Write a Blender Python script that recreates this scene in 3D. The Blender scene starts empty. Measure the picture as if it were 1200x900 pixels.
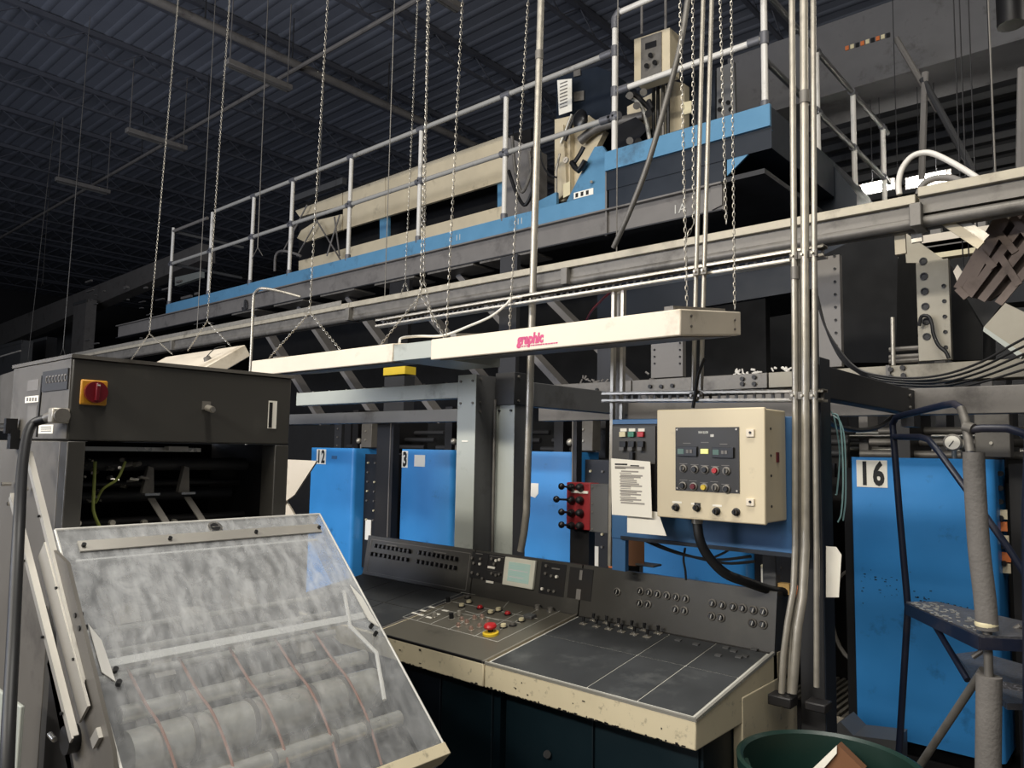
import bpy, bmesh, math, random
from mathutils import Vector, Matrix
random.seed(7)
C = bpy.context.scene.collection
S = bpy.context.scene
# ------------------------------------------------------------------ camera
F = 880.0; YAW = math.radians(41.3); PITCH = math.radians(5.1); ROLL = math.radians(1.0)
O = Vector((0, 0, 1.62))
fw = Vector((-math.sin(YAW)*math.cos(PITCH), math.cos(YAW)*math.cos(PITCH), math.sin(PITCH)))
_r = Vector((math.cos(YAW), math.sin(YAW), 0)); _u = _r.cross(fw)
rt = math.cos(ROLL)*_r + math.sin(ROLL)*_u
up = -math.sin(ROLL)*_r + math.cos(ROLL)*_u
cd = bpy.data.cameras.new('camera'); cam = bpy.data.objects.new('camera', cd); C.objects.link(cam)
cd.sensor_width = 36; cd.lens = F/1200*36; cd.clip_start = 0.02; cd.clip_end = 200
m = Matrix((rt, up, -fw)).transposed().to_4x4(); m.translation = O; cam.matrix_world = m
S.camera = cam
# ------------------------------------------------------------------ world, lights, exposure
W = bpy.data.worlds.new('world'); S.world = W; W.use_nodes = True
W.node_tree.nodes['Background'].inputs[0].default_value = (.62, .68, .80, 1)
W.node_tree.nodes['Background'].inputs[1].default_value = 0.10
S.view_settings.view_transform = 'Standard'; S.view_settings.look = 'None'
S.view_settings.exposure = 0.0; S.view_settings.gamma = 1.0
def area(name, loc, size, energy, col, target):
    l = bpy.data.lights.new(name, 'AREA'); l.shape = 'RECTANGLE'; l.size, l.size_y = size; l.energy = energy; l.color = col
    o = bpy.data.objects.new(name, l); C.objects.link(o); o.location = loc
    o.rotation_euler = (Vector(target)-Vector(loc)).to_track_quat('-Z', 'Y').to_euler(); return o
area('aisle_lamp', (-2.2, -4.2, 4.6), (3.6, .35), 270, (1.0, .94, .83), (-2.2, 3.0, 1.3))
area('aisle_lamp', (1.8, -2.6, 5.2), (.35, 3.0), 60, (1.0, .94, .84), (-1.2, 2.2, 1.2))
area('aisle_lamp', (-5.5, -3.5, 4.4), (3.0, .35), 150, (1.0, .94, .84), (-5.2, 5.0, 2.6))
area('aisle_lamp', (-.6, .3, 7.6), (3.0, .8), 330, (1.0, .96, .88), (-1.1, 2.4, 1.0))
area('aisle_lamp', (2.2, 8.5, 6.2), (3.0, .4), 60, (1.0, .94, .84), (0.0, 6.0, 3.0))
area('deck_uplight', (-8.0, -5.0, 2.6), (9.0, 2.0), 560, (.78, .84, 1.0), (-11.0, 5.0, 9.0))  # added upward fill that brightens the roof deck, no fitting there

# ------------------------------------------------------------------ helpers
def ray(px, py): return fw + rt*((px-600)/F) + up*((450-py)/F)
def at(px, py, X=None, Y=None, Z=None):
    d = ray(px, py)
    k = X/d.x if X is not None else (Y/d.y if Y is not None else (Z-O.z)/d.z)
    return O + d*k
def atp(px, py, p0, n):
    d = ray(px, py); return O + d*((Vector(p0)-O).dot(Vector(n))/d.dot(Vector(n)))
V = Vector
ORG = {}
class MB:
    def __init__(s): s.v = []; s.f = []
    def add(s, vs, fs):
        b = len(s.v); s.v += [tuple(x) for x in vs]; s.f += [tuple(i+b for i in f) for f in fs]; return s
    def box(s, a, b):
        x0,x1 = sorted((a[0],b[0])); y0,y1 = sorted((a[1],b[1])); z0,z1 = sorted((a[2],b[2]))
        return s.add([(x0,y0,z0),(x1,y0,z0),(x1,y1,z0),(x0,y1,z0),(x0,y0,z1),(x1,y0,z1),(x1,y1,z1),(x0,y1,z1)],
                     [(0,3,2,1),(4,5,6,7),(0,1,5,4),(1,2,6,5),(2,3,7,6),(3,0,4,7)])
    def obox(s, c, ax, ay, az):   # half vectors
        c, ax, ay, az = map(V, (c, ax, ay, az)); vs = []
        for k in (-1, 1):
            for i, j in ((-1,-1),(1,-1),(1,1),(-1,1)): vs.append(c+ax*i+ay*j+az*k)
        f = [(0,3,2,1),(4,5,6,7),(0,1,5,4),(1,2,6,5),(2,3,7,6),(3,0,4,7)]
        if ax.cross(ay).dot(az) < 0: f = [q[::-1] for q in f]
        return s.add(vs, f)
    def bar(s, p, q, w, h, side=(0,0,1)):   # rectangular bar from p to q; w across, h along side
        p, q = V(p), V(q); d = (q-p); L = d.length; d.normalize(); u = V(side); u = (u-d*u.dot(d)).normalized(); r = d.cross(u)
        return s.obox((p+q)/2, d*L/2, r*w/2, u*h/2)
    def prism(s, pts, vec):
        pts = [V(p) for p in pts]; n = len(pts); vec = V(vec)
        nn = V((0,0,0))
        for i in range(n): nn += pts[i].cross(pts[(i+1) % n])
        if nn.dot(vec) > 0: pts = pts[::-1]
        return s.add(pts+[p+vec for p in pts], [tuple(range(n)), tuple(range(2*n-1, n-1, -1))] + [(i, n+i, n+(i+1) % n, (i+1) % n) for i in range(n)])
    def cyl(s, p, q, r, n=12, r2=None):
        p, q = V(p), V(q); d = (q-p).normalized(); a = d.orthogonal().normalized(); b = d.cross(a); r2 = r if r2 is None else r2
        vs = [p+(a*math.cos(t)+b*math.sin(t))*r for t in [2*math.pi*i/n for i in range(n)]]
        vs += [q+(a*math.cos(t)+b*math.sin(t))*r2 for t in [2*math.pi*i/n for i in range(n)]]
        return s.add(vs, [tuple(range(n))[::-1], tuple(range(n, 2*n))] + [(i, (i+1) % n, n+(i+1) % n, n+i) for i in range(n)])
    def tube(s, pts, r, n=8, smooth=0, closed=False):
        pts = [V(p) for p in pts]
        if smooth: pts = spline(pts, smooth)
        N = len(pts); rings = []; a = None
        for i, p in enumerate(pts):
            d = ((pts[(i+1) % N]-pts[i-1]) if closed else (pts[min(i+1, N-1)]-pts[max(i-1, 0)])).normalized()
            a = (d.orthogonal() if a is None else a-d*a.dot(d)).normalized(); b = d.cross(a)
            rings.append([p+(a*math.cos(t)+b*math.sin(t))*r for t in [2*math.pi*k/n for k in range(n)]])
        vs = [v for q in rings for v in q]; fs = []
        for i in range(N if closed else N-1):
            j = (i+1) % N
            for k in range(n): fs.append((i*n+k, i*n+(k+1) % n, j*n+(k+1) % n, j*n+k))
        if not closed: fs += [tuple(range(n))[::-1], tuple(range((N-1)*n, N*n))]
        return s.add(vs, fs)
    def ball(s, c, r, n=10, sq=(1,1,1)):
        c = V(c); m_ = n//2; vs = []; fs = []
        for i in range(m_+1):
            ph = math.pi*i/m_
            for k in range(n):
                t = 2*math.pi*k/n; vs.append(c+V((math.sin(ph)*math.cos(t)*r*sq[0], math.sin(ph)*math.sin(t)*r*sq[1], math.cos(ph)*r*sq[2])))
        for i in range(m_):
            for k in range(n): fs.append((i*n+k, (i+1)*n+k, (i+1)*n+(k+1) % n, i*n+(k+1) % n))
        return s.add(vs, fs)
    def lathe(s, prof, c, n=24, ax=(0,0,1)):
        c = V(c); ax = V(ax).normalized(); a = ax.orthogonal().normalized(); b = ax.cross(a); vs = []; fs = []
        for r, h in prof:
            for k in range(n):
                t = 2*math.pi*k/n; vs.append(c+ax*h+(a*math.cos(t)+b*math.sin(t))*max(r, 1e-5))
        for i in range(len(prof)-1):
            for k in range(n): fs.append((i*n+k, i*n+(k+1) % n, (i+1)*n+(k+1) % n, (i+1)*n+k))
        return s.add(vs, fs)
    def build(s, name, mt, parent=None, label=None, cat=None, group=None, kind=None, bevel=0, flat=False):
        vs = s.v
        if parent is None:
            xs = [v[0] for v in vs]; ys = [v[1] for v in vs]; zs = [v[2] for v in vs]
            o0 = V(((min(xs)+max(xs))/2, (min(ys)+max(ys))/2, min(zs)))
        else: o0 = ORG[parent.name]
        me = bpy.data.meshes.new(name)
        me.from_pydata([(v[0]-o0.x, v[1]-o0.y, v[2]-o0.z) for v in vs], [], s.f); me.materials.append(mt)
        if not flat:
            me.polygons.foreach_set('use_smooth', [True]*len(me.polygons)); me.set_sharp_from_angle(angle=.7)
        me.update()
        o = bpy.data.objects.new(name, me); C.objects.link(o); ORG[o.name] = o0
        if parent is None: o.location = o0
        else: o.parent = parent
        if label: o['label'] = label
        if cat: o['category'] = cat
        if group: o['group'] = group
        if kind: o['kind'] = kind
        if bevel:
            md = o.modifiers.new('bevel', 'BEVEL'); md.width = bevel; md.segments = 2; md.limit_method = 'ANGLE'; md.angle_limit = .6
        return o
def thing(name, label, cat, loc, group=None):
    o = bpy.data.objects.new(name, None); C.objects.link(o); o.location = loc; o.empty_display_size = .1
    ORG[o.name] = V(loc); o['label'] = label; o['category'] = cat
    if group: o['group'] = group
    return o
def struct(name, mb, mt, bevel=0): return mb.build(name, mt, kind='structure', bevel=bevel)
def spline(pts, k):
    P = [pts[0]*2-pts[1]]+list(pts)+[pts[-1]*2-pts[-2]]; out = []
    for i in range(1, len(P)-2):
        for j in range(k):
            t = j/k; a, b, c, d = P[i-1], P[i], P[i+1], P[i+2]
            out.append(.5*((2*b)+(c-a)*t+(2*a-5*b+4*c-d)*t*t+(3*b-a-3*c+d)*t**3))
    out.append(pts[-1]); return out
def pxy(lst, Y): return [at(x, y, Y=Y) for x, y in lst]
def pxx(lst, X): return [at(x, y, X=X) for x, y in lst]
def slabY(lst, Y, d): return MB().prism(pxy(lst, Y), (0, d, 0))
def slabX(lst, X, d): return MB().prism(pxx(lst, X), (d, 0, 0))
def text(s, size, org, xd, ud, mt, parent, name='lettering', sx=1, bold=0, shear=0, ext=.0006, spacing=1):
    cu = bpy.data.curves.new('t', 'FONT'); cu.body = s; cu.size = size; cu.offset = bold; cu.extrude = ext; cu.shear = shear; cu.space_character = spacing
    cu.resolution_u = 3
    t = bpy.data.objects.new('t', cu); me = bpy.data.meshes.new_from_object(t)
    xd, ud = V(xd).normalized(), V(ud).normalized(); n = xd.cross(ud); org = V(org)
    mb = MB(); mb.add([org+xd*(v.co.x*sx)+ud*v.co.y+n*v.co.z for v in me.vertices], [tuple(p.vertices) for p in me.polygons])
    bpy.data.objects.remove(t); bpy.data.curves.remove(cu); bpy.data.meshes.remove(me)
    return mb.build(name, mt, parent, flat=True)

# ------------------------------------------------------------------ materials
MT = {}
def srgb(c): return tuple((x/255/12.92 if x/255 < .04045 else ((x/255+.055)/1.055)**2.4) for x in c)
def mat(name, col, rough=.5, metal=0, var=.12, scale=6, dirt=0, dirtcol=(40,34,28), bump=.0, bscale=60, emit=None, es=1, dscale=3):
    m_ = bpy.data.materials.new(name); m_.use_nodes = True; nt = m_.node_tree; b = nt.nodes['Principled BSDF']
    c = srgb(col); L = nt.links.new
    tc = nt.nodes.new('ShaderNodeTexCoord')
    nz = nt.nodes.new('ShaderNodeTexNoise'); nz.inputs['Scale'].default_value = scale; nz.inputs['Detail'].default_value = 5; L(tc.outputs['Object'], nz.inputs['Vector'])
    mx = nt.nodes.new('ShaderNodeMix'); mx.data_type = 'RGBA'
    mx.inputs[6].default_value = (*[x*(1-var*1.6) for x in c], 1); mx.inputs[7].default_value = (*[min(1, x*(1+var*1.6)) for x in c], 1)
    L(nz.outputs['Fac'], mx.inputs[0]); out = mx.outputs[2]
    if dirt:
        n2 = nt.nodes.new('ShaderNodeTexNoise'); n2.inputs['Scale'].default_value = dscale; n2.inputs['Detail'].default_value = 9; n2.inputs['Roughness'].default_value = .68; L(tc.outputs['Object'], n2.inputs['Vector'])
        rp = nt.nodes.new('ShaderNodeValToRGB'); rp.color_ramp.elements[0].position = .60-dirt*.2; rp.color_ramp.elements[1].position = .80-dirt*.1
        L(n2.outputs['Fac'], rp.inputs[0]); m2 = nt.nodes.new('ShaderNodeMix'); m2.data_type = 'RGBA'
        L(rp.outputs[0], m2.inputs[0]); L(out, m2.inputs[6]); m2.inputs[7].default_value = (*srgb(dirtcol), 1); out = m2.outputs[2]
    L(out, b.inputs['Base Color'])
    mr = nt.nodes.new('ShaderNodeMapRange'); mr.inputs[3].default_value = max(.04, rough-.12); mr.inputs[4].default_value = min(1, rough+.12); L(nz.outputs['Fac'], mr.inputs[0]); L(mr.outputs[0], b.inputs['Roughness'])
    b.inputs['Metallic'].default_value = metal
    if bump:
        n3 = nt.nodes.new('ShaderNodeTexNoise'); n3.inputs['Scale'].default_value = bscale; n3.inputs['Detail'].default_value = 4; L(tc.outputs['Object'], n3.inputs['Vector'])
        bp = nt.nodes.new('ShaderNodeBump'); bp.inputs['Strength'].default_value = bump; bp.inputs['Distance'].default_value = .004; L(n3.outputs['Fac'], bp.inputs['Height']); L(bp.outputs[0], b.inputs['Normal'])
    if emit:
        b.inputs['Emission Color'].default_value = (*srgb(emit), 1); b.inputs['Emission Strength'].default_value = es
    MT[name] = m_; return m_
deck = mat('deck_haze_tone', (112,116,126), .75, var=.22, scale=.5)  # lightened blue-grey stands in for haze under the roof
joistm = mat('joist_paint', (84,86,94), .7)
steeldark = mat('dark_steel', (44,44,46), .6, var=.2)
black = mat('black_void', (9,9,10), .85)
blackp = mat('black_plastic', (24,24,26), .35)
blackm = mat('black_metal', (34,33,34), .45, .2, dirt=.25)
bezelm = mat('pale_bezel', (232,230,214), .4)
chargreen = mat('charcoal_paint', (62,60,56), .42, var=.08, dirt=.1, dirtcol=(80,78,72))
chargray = mat('lit_side_grey', (98,94,88), .45, var=.1, dirt=.3)  # lighter charcoal tone for sides turned to the light
cream = mat('cream_paint', (214,200,170), .45, var=.06, dirt=.14, dirtcol=(110,98,80))
creamchip = mat('cream_chipped_paint', (212,200,170), .45, var=.06, dirt=.06, dirtcol=(60,52,44), dscale=30)
white = mat('white_enamel', (228,216,196), .4, var=.05, dirt=.1, dirtcol=(150,135,110))
whitepipe = mat('white_tube', (224,220,212), .35, var=.06, dirt=.1, dirtcol=(120,116,110))
galv = mat('galvanised_steel', (178,172,160), .38, .55, var=.16, scale=30, dirt=.12, dirtcol=(96,88,76))
beamsteel = mat('pale_beam_steel', (150,144,130), .5, .2, var=.16, scale=9, dirt=.3, dirtcol=(84,78,68))
lidsteel = mat('trunking_steel', (176,168,150), .5, .25, var=.14, scale=20, dirt=.2, dirtcol=(100,92,80))
galvd = mat('dull_galvanised', (120,116,110), .5, .35, var=.2, scale=20, dirt=.3)
railgrey = mat('grey_rail_tube', (168,166,160), .4, var=.08, dirt=.15)  # rails a greyer tone than the posts
fitting = mat('grey_fitting', (108,108,112), .5, .3)
greybeam = mat('grey_green_paint', (172,176,168), .45, var=.06, dirt=.12, dirtcol=(90,88,80))
greydark = mat('grey_frame_paint', (92,92,92), .5, var=.1, dirt=.2)
greymid = mat('grey_weathered', (120,116,112), .55, var=.14, dirt=.3, dirtcol=(60,56,54))
blue = mat('bright_blue_paint', (58,142,212), .36, var=.06, dirt=.12, dirtcol=(28,70,112), dscale=5)
bluelt = mat('light_blue_paint', (92,142,176), .42, var=.08, dirt=.2, dirtcol=(60,80,96))
bluedk = mat('dull_blue_paint', (60,104,150), .45, var=.08, dirt=.2, dirtcol=(40,56,76))
navy = mat('navy_paint', (18,28,40), .45, var=.1)
teal = mat('teal_black_paint', (16,34,42), .4, var=.1)
ladderblue = mat('ladder_blue_paint', (22,28,46), .4, var=.1, dirt=.3, dirtcol=(60,56,60))
desk = mat('desk_grey_laminate', (98,94,84), .4, var=.1, dirt=.15, dirtcol=(60,58,52), dscale=5)
tile = mat('black_tile_laminate', (62,64,66), .38, var=.18, scale=9, dirt=.2, dirtcol=(96,98,98), dscale=6)
panelblk = mat('panel_black', (42,40,38), .42, var=.12)
line = mat('white_print', (200,198,190), .5)
ink = mat('black_print', (22,20,20), .6)
textgrey = mat('faint_print', (160,154,146), .6)
greyink = mat('grey_print', (120,116,112), .6)
red = mat('red_plastic', (190,36,40), .35)
reddk = mat('dark_red_plastic', (104,22,30), .32)
redblk = mat('red_block_paint', (150,42,46), .45, dirt=.3)
yellow = mat('yellow_plastic', (222,190,50), .4)
amber = mat('amber_plate', (200,140,34), .45, dirt=.2)
ivory = mat('ivory_plastic', (226,214,176), .4)
green = mat('green_plastic', (60,130,104), .4)
orange = mat('orange_plastic', (214,120,66), .4)
pinkmetal = mat('pinkish_chrome', (210,176,160), .25, .7)
chrome = mat('chrome', (215,212,205), .18, .95)
paper = mat('paper', (246,241,228), .8, var=.03)
cardboard = mat('cardboard', (128,88,60), .8, var=.1)
wood = mat('pale_wood', (206,168,104), .7)
greencan = mat('dark_green_plastic', (22,48,42), .42, var=.1)
magenta = mat('magenta_print', (206,60,116), .5)
concrete = mat('concrete', (78,74,70), .75, var=.2, scale=2, bump=.3)
slatm = mat('brown_slat', (112,98,90), .7, var=.15, dirt=.2)
browngrid = mat('brown_board', (74,62,56), .7, var=.2, dirt=.2)
rubber = mat('black_rubber', (20,20,22), .5)
foam = mat('grey_foam_wrap', (112,108,104), .85, var=.16, scale=14, dirt=.4, dirtcol=(60,58,56), bump=.4, bscale=120)
yellowtube = mat('yellow_green_hose', (150,160,80), .5)
tealtube = mat('pale_teal_tube', (150,190,190), .35)
brownbelt = mat('brown_belt', (150,100,80), .6)
steel = mat('machined_steel', (205,202,192), .3, .6, var=.1)
alum = mat('brushed_aluminium', (186,182,174), .38, .5, var=.06)
tread = mat('tread_plate', (112,112,116), .4, .6, var=.2, bump=1, bscale=90)
screen = mat('screen_glow', (130,148,140), .35, emit=(176,200,184), es=.38)
screenln = mat('screen_line', (190,150,160), .3, emit=(206,170,180), es=.5)
lcd = mat('green_display', (70,90,80), .3, emit=(90,130,110), es=.25)
ledy = mat('yellow_display', (220,220,130), .3, emit=(230,226,140), es=.5)
tubeon = mat('lit_fluorescent_tube', (255,250,236), .3, emit=(255,250,238), es=7)
def plexi():
    m_ = bpy.data.materials.new('scuffed_hazy_plastic'); m_.use_nodes = True; nt = m_.node_tree; b = nt.nodes['Principled BSDF']; L = nt.links.new
    b.inputs['Base Color'].default_value = (.80, .81, .82, 1); b.inputs['Roughness'].default_value = .3
    tr = nt.nodes.new('ShaderNodeBsdfTransparent'); tr.inputs[0].default_value = (.93, .94, .95, 1)
    mx = nt.nodes.new('ShaderNodeMixShader'); tc = nt.nodes.new('ShaderNodeTexCoord')
    n1 = nt.nodes.new('ShaderNodeTexNoise'); n1.inputs['Scale'].default_value = 16; n1.inputs['Detail'].default_value = 8; n1.inputs['Roughness'].default_value = .6; n1.inputs['Distortion'].default_value = 1.2
    L(tc.outputs['Object'], n1.inputs['Vector'])
    mp = nt.nodes.new('ShaderNodeMapping'); mp.inputs['Scale'].default_value = (9, 30, 9); mp.inputs['Rotation'].default_value = (.3, .2, .5); L(tc.outputs['Object'], mp.inputs[0])
    n2 = nt.nodes.new('ShaderNodeTexNoise'); n2.inputs['Scale'].default_value = 1.5; n2.inputs['Detail'].default_value = 3; L(mp.outputs[0], n2.inputs['Vector'])
    a = nt.nodes.new('ShaderNodeMath'); a.operation = 'MULTIPLY'; L(n1.outputs['Fac'], a.inputs[0]); L(n2.outputs['Fac'], a.inputs[1])
    mr = nt.nodes.new('ShaderNodeMapRange'); mr.inputs[1].default_value = .12; mr.inputs[2].default_value = .42; mr.inputs[3].default_value = .14; mr.inputs[4].default_value = .40; L(a.outputs[0], mr.inputs[0])
    sx = nt.nodes.new('ShaderNodeSeparateXYZ'); L(tc.outputs['Object'], sx.inputs[0])
    gz = nt.nodes.new('ShaderNodeMapRange'); gz.inputs[1].default_value = 1.02; gz.inputs[2].default_value = 1.2; gz.inputs[3].default_value = .50; gz.inputs[4].default_value = 1.12; L(sx.outputs[2], gz.inputs[0])  # haze set denser toward the upper edge
    mg = nt.nodes.new('ShaderNodeMath'); mg.operation = 'MULTIPLY'; L(mr.outputs[0], mg.inputs[0]); L(gz.outputs[0], mg.inputs[1])
    L(mg.outputs[0], mx.inputs[0]); L(tr.outputs[0], mx.inputs[1]); L(b.outputs[0], mx.inputs[2]); L(mx.outputs[0], nt.nodes['Material Output'].inputs[0])
    return m_
clear = plexi()
clearedge = mat('frosted_plastic_edge', (214,212,206), .4)

# ------------------------------------------------------------------ the setting
struct('floor', MB().box((-42, -8, -.1), (8, 22, 0)), concrete)
ceil = struct('ceiling', MB().box((-42, -8, 9.0), (8, 22, 9.1)), deck)
rb = MB()
for i in range(66): y = -2+i*.34; rb.prism([(-42,y,9.0),(-42,y+.15,9.0),(-42,y+.11,8.986),(-42,y+.04,8.986)], (50,0,0))
rb.build('deck_ribs', deck, ceil, kind='stuff')
jm = None
for i in range(19):
    x = 5-i*2.4
    if jm is None:
        j = MB().box((x-.05, -8, 8.88), (x+.05, 22, 8.97)).box((x-.035, -8, 8.52), (x+.035, 22, 8.56))
        for k in range(30):
            y = -8+k*1.0; j.bar((x, y, 8.54), (x, y+.5, 8.9), .018, .018); j.bar((x, y+.5, 8.9), (x, y+1, 8.54), .018, .018)
        jm = j.build('joist', joistm, ceil); jx = x
    else:
        o = jm.copy(); C.objects.link(o); o.location.x = x-jx
struct('wall_left', MB().box((-42.2, -8, 0), (-42, 22, 9)), steeldark)
struct('wall_back', MB().box((-42, 22, 0), (8, 22.2, 9)), steeldark)
# corrugated lower soffit and light duct at upper right
d = MB(); p = at(1200, 45, Y=9.0)
d.box((-4.2, 9.0, p.z), (6, 9.9, p.z+.9))
d.build('ceiling_duct', mat('duct_grey', (100,99,100), .6, var=.1, dirt=.2), label='wide pale grey duct crossing under the roof at upper right', cat='duct')
sg = thing('warning_strip', 'small striped strip along the pale duct edge', 'sign', at(1020, 48, Y=8.98))
for k in range(9):
    q = at(992+k*6, 55-k*1.9, Y=8.97); MB().box((q.x-.02, 8.985, q.z-.03), (q.x+.02, 8.999, q.z+.02)).build('stripe', [orange, ivory, blackp][k % 3], sg)

# ------------------------------------------------------------------ sprinkler pipes and dark lamps in the roof
def rod(p, q, r, name, mt, label, cat, group=None, n=8): return MB().cyl(p, q, r, n).build(name, mt, label=label, cat=cat, group=group)
sp = thing('sprinkler_pipe', 'long thin roof pipe running away to the lower left', 'pipe', (-9.5, 6.69, 8))
MB().cyl((6, 6.69, 8), (-40, 6.69, 8), .035, 8).build('pipe_run', greymid, sp)
for k in range(5, 14): MB().cyl((4-k*3, 6.69, 8), (4-k*3, 6.69, 8.95), .01, 6).build('hanger', steeldark, sp)
sp = thing('cross_pipe', 'thicker pale roof pipe crossing the thin one at upper left', 'pipe', (-11, 6, 8))
MB().cyl((-10.9, 1.0, 8.1), (-10.9, 21, 8.1), .07, 10).build('pipe_run', greymid, sp)
for k in range(6): MB().cyl((-10.9, 1.5+k*3.6, 8.1), (-10.9, 1.5+k*3.6, 8.95), .012, 6).build('hanger', steeldark, sp)
for i, ((a, b), lab) in enumerate(zip([((265,73),(335,108)), ((148,153),(215,177)), ((65,210),(125,228)), ((505,-10),(545,8))],
        ['unlit strip lamp under the roof, nearest to the left long chain', 'unlit strip lamp on hangers, middle one along the thin roof pipe', 'faint unlit strip lamp farthest to the left under the roof', 'unlit strip lamp at the top edge above the railing'])):
    p, q = at(*a, Z=7.5), at(*b, Z=7.5); x = p.x
    t = thing('strip_lamp', lab, 'ceiling lamp', (x, (p.y+q.y)/2, 7.5), 'unlit strip lamps in the roof')
    MB().box((x-.07, p.y, 7.47), (x+.07, q.y, 7.56)).build('housing', greymid, t, bevel=.01)
    for y in (p.y+.06, q.y-.06): MB().cyl((x, y, 7.56), (x, y, 8.95), .009, 5).build('hanger', greymid, t)
    MB().cyl((x-.03, p.y+.05, 7.455), (x-.03, q.y-.05, 7.455), .016, 6).build('tube', greydark, t)

# ------------------------------------------------------------------ chains
def chain(pts, name, label, group=None, pitch=.0145, r=.0012, w=.0037, extra=None):
    mb = MB()
    for path in [pts]+(extra or []):
        for a, b in zip(path[:-1], path[1:]):
            a, b = V(a), V(b); L = (b-a).length; n = max(2, int(L/pitch)); d = (b-a)/n; u = d.normalized(); s1 = u.orthogonal().normalized(); s2 = u.cross(s1)
            hl = d.length*.68
            for i in range(n):
                c = a+d*(i+.5); s_ = s1 if i % 2 else s2; o_ = s2 if i % 2 else s1
                ring = [(-hl, 0), (-hl*.6, w), (hl*.6, w), (hl, 0), (hl*.6, -w), (-hl*.6, -w)]
                base = len(mb.v)
                for k, (lx, lw) in enumerate(ring):
                    rad = V((lx, lw)); pc = c+u*lx+s_*lw; outw = (u*lx*.4+s_*lw*1.6 if lw else u*lx).normalized()
                    mb.v += [tuple(pc+outw*r), tuple(pc-outw*r*.6+o_*r), tuple(pc-outw*r*.6-o_*r)]
                for k in range(6):
                    k2 = (k+1) % 6
                    for e in range(3): mb.f.append((base+k*3+e, base+k*3+(e+1) % 3, base+k2*3+(e+1) % 3, base+k2*3+e))
    return mb.build(name, galv, label=label, cat='chain', group=group)
def up_to_roof(bot, top, Y, Ys=None):
    a = at(*bot, Y=Y); b = at(*top, Y=Y); k = (8.95-a.z)/(b.z-a.z); return a, a+(b-a)*k

# ------------------------------------------------------------------ suspended dark work lights over the console
def hood(t, x0, x1, y0, y1, z0, z1, tilt=0, mt=white):
    def z(y, b): return b+(y-y0)*tilt
    MB().prism([(x0,y0,z(y0,z1)),(x0,y1,z(y1,z1)),(x0,y1,z(y1,z0)),(x0,y0,z(y0,z0))], (x1-x0,0,0)).build('housing', mt, t, bevel=.004)
    MB().prism([(x0+.02,y0+.03,z(y0+.03,z0)-.004),(x0+.02,y1-.03,z(y1-.03,z0)-.004),(x0+.02,y1-.03,z(y1-.03,z0)+.001),(x0+.02,y0+.03,z(y0+.03,z0)+.001)], (x1-x0-.04,0,0)).build('diffuser', greymid, t)
t = thing('work_light', 'long cream hanging light box with magenta lettering over the console', 'light', (-1.55, 1.9, 1.96))
hood(t, -2.079, -1.035, 1.9, 2.3, 1.955, 2.032, .13)
for x_ in (-1.09, -1.99): MB().bar((x_,1.93,2.043),(x_,2.27,2.087),.03,.014).build('bracket', galvd, t)
for zz in (1.985, 2.015): MB().cyl((-1.036,1.96,zz+.005),(-1.031,1.96,zz+.005),.004,8).build('rivet', galvd, t)
for zz in (2.02, 2.05): MB().cyl((-1.036,2.25,zz),(-1.031,2.25,zz),.004,8).build('rivet', galvd, t)
p = at(606, 403, Y=1.899); text('graphic', .048, (p.x, 1.8995, p.z-.002), (1,0,0), (0,0,1), magenta, t, sx=.80, bold=.0026, shear=.15)
b = MB(); random.seed(3); x = p.x
while x < p.x+.17: w_ = random.uniform(.004,.011); b.box((x,1.8985,p.z-.012),(x+w_,1.9,p.z-.008)); x += w_+.003
b.build('small_print', magenta, t)
q = at(640, 401, Y=1.899)
t2 = thing('work_light', 'cream hanging light box left of the magenta lettered one', 'light', (-2.8, 1.9, 1.96))
hood(t2, -3.366, -2.300, 1.9, 2.3, 1.962, 2.036, .13); MB().box((-2.299,1.905,1.966),(-2.081,2.29,2.03)).build('joining_plate', greybeam, t2)
MB().bar((-3.24,1.95,2.047),(-3.24,2.25,2.09),.03,.014).build('bracket', galvd, t2)
Pc = at(287, 404, Y=2.3); Pn = at(230, 436, X=Pc.x)
t3 = thing('work_light', 'cream hanging light box tipped on its side behind the first machine', 'light', (Pc.x-.6, 2.15, Pn.z))
e1 = Pn-Pc; n_ = V((0, e1.z, -e1.y)).normalized()*-1
if n_.z > 0: n_ = -n_
MB().prism([Pc, Pn, Pn+n_*.075, Pc+n_*.075], (-1.05, 0, 0)).build('housing', white, t3, bevel=.004)
kb = (Pc+Pn)/2+V((-.16,0,0)); MB().lathe([(0,.02),(.02,.02),(.024,0)], kb+V((0,0,0)), 12, -n_).build('knob', galvd, t3)
MB().tube([kb-n_*.02, kb+V((.02,.03,.07)), kb+V((.05,.08,.09))], .003, 6, 4).build('cord', rubber, t3)

hb = 'hanging chains of the light boxes'
def bridle(apex, legs, top, Y, lab, legY=1.95, topz=None):
    a, b = up_to_roof(apex, top, Y)
    ex = [[a, at(*l, Y=legY)] for l in legs]
    return chain([a, b], 'chain', lab, hb, extra=ex)
bridle((175,391), ((152,424),(202,415)), (206,30), 2.15, 'thin bright chain with a forked end, leftmost over the first machine', 2.1)
bridle((243,376), ((220,411),(270,405)), (269,0), 2.15, 'chain with a forked end on the tipped light box at left', 2.2)
bridle((363,366), ((315,420),(398,409)), (384,0), 1.93, 'chain with a wide fork holding the left cream light box', 1.93)
bridle((493,345), ((446,404),(522,397)), (503,0), 1.93, 'thick chain forking between the two cream light boxes', 1.93)
a, b = up_to_roof((497,328), (501,0), 2.28); chain([a, b], 'chain', 'chain right behind the thick forked chain', hb, extra=[[a, at(486,358,Y=2.28)+V((0,0,-.02))],[a, at(508,380,Y=2.28)]])
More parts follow.
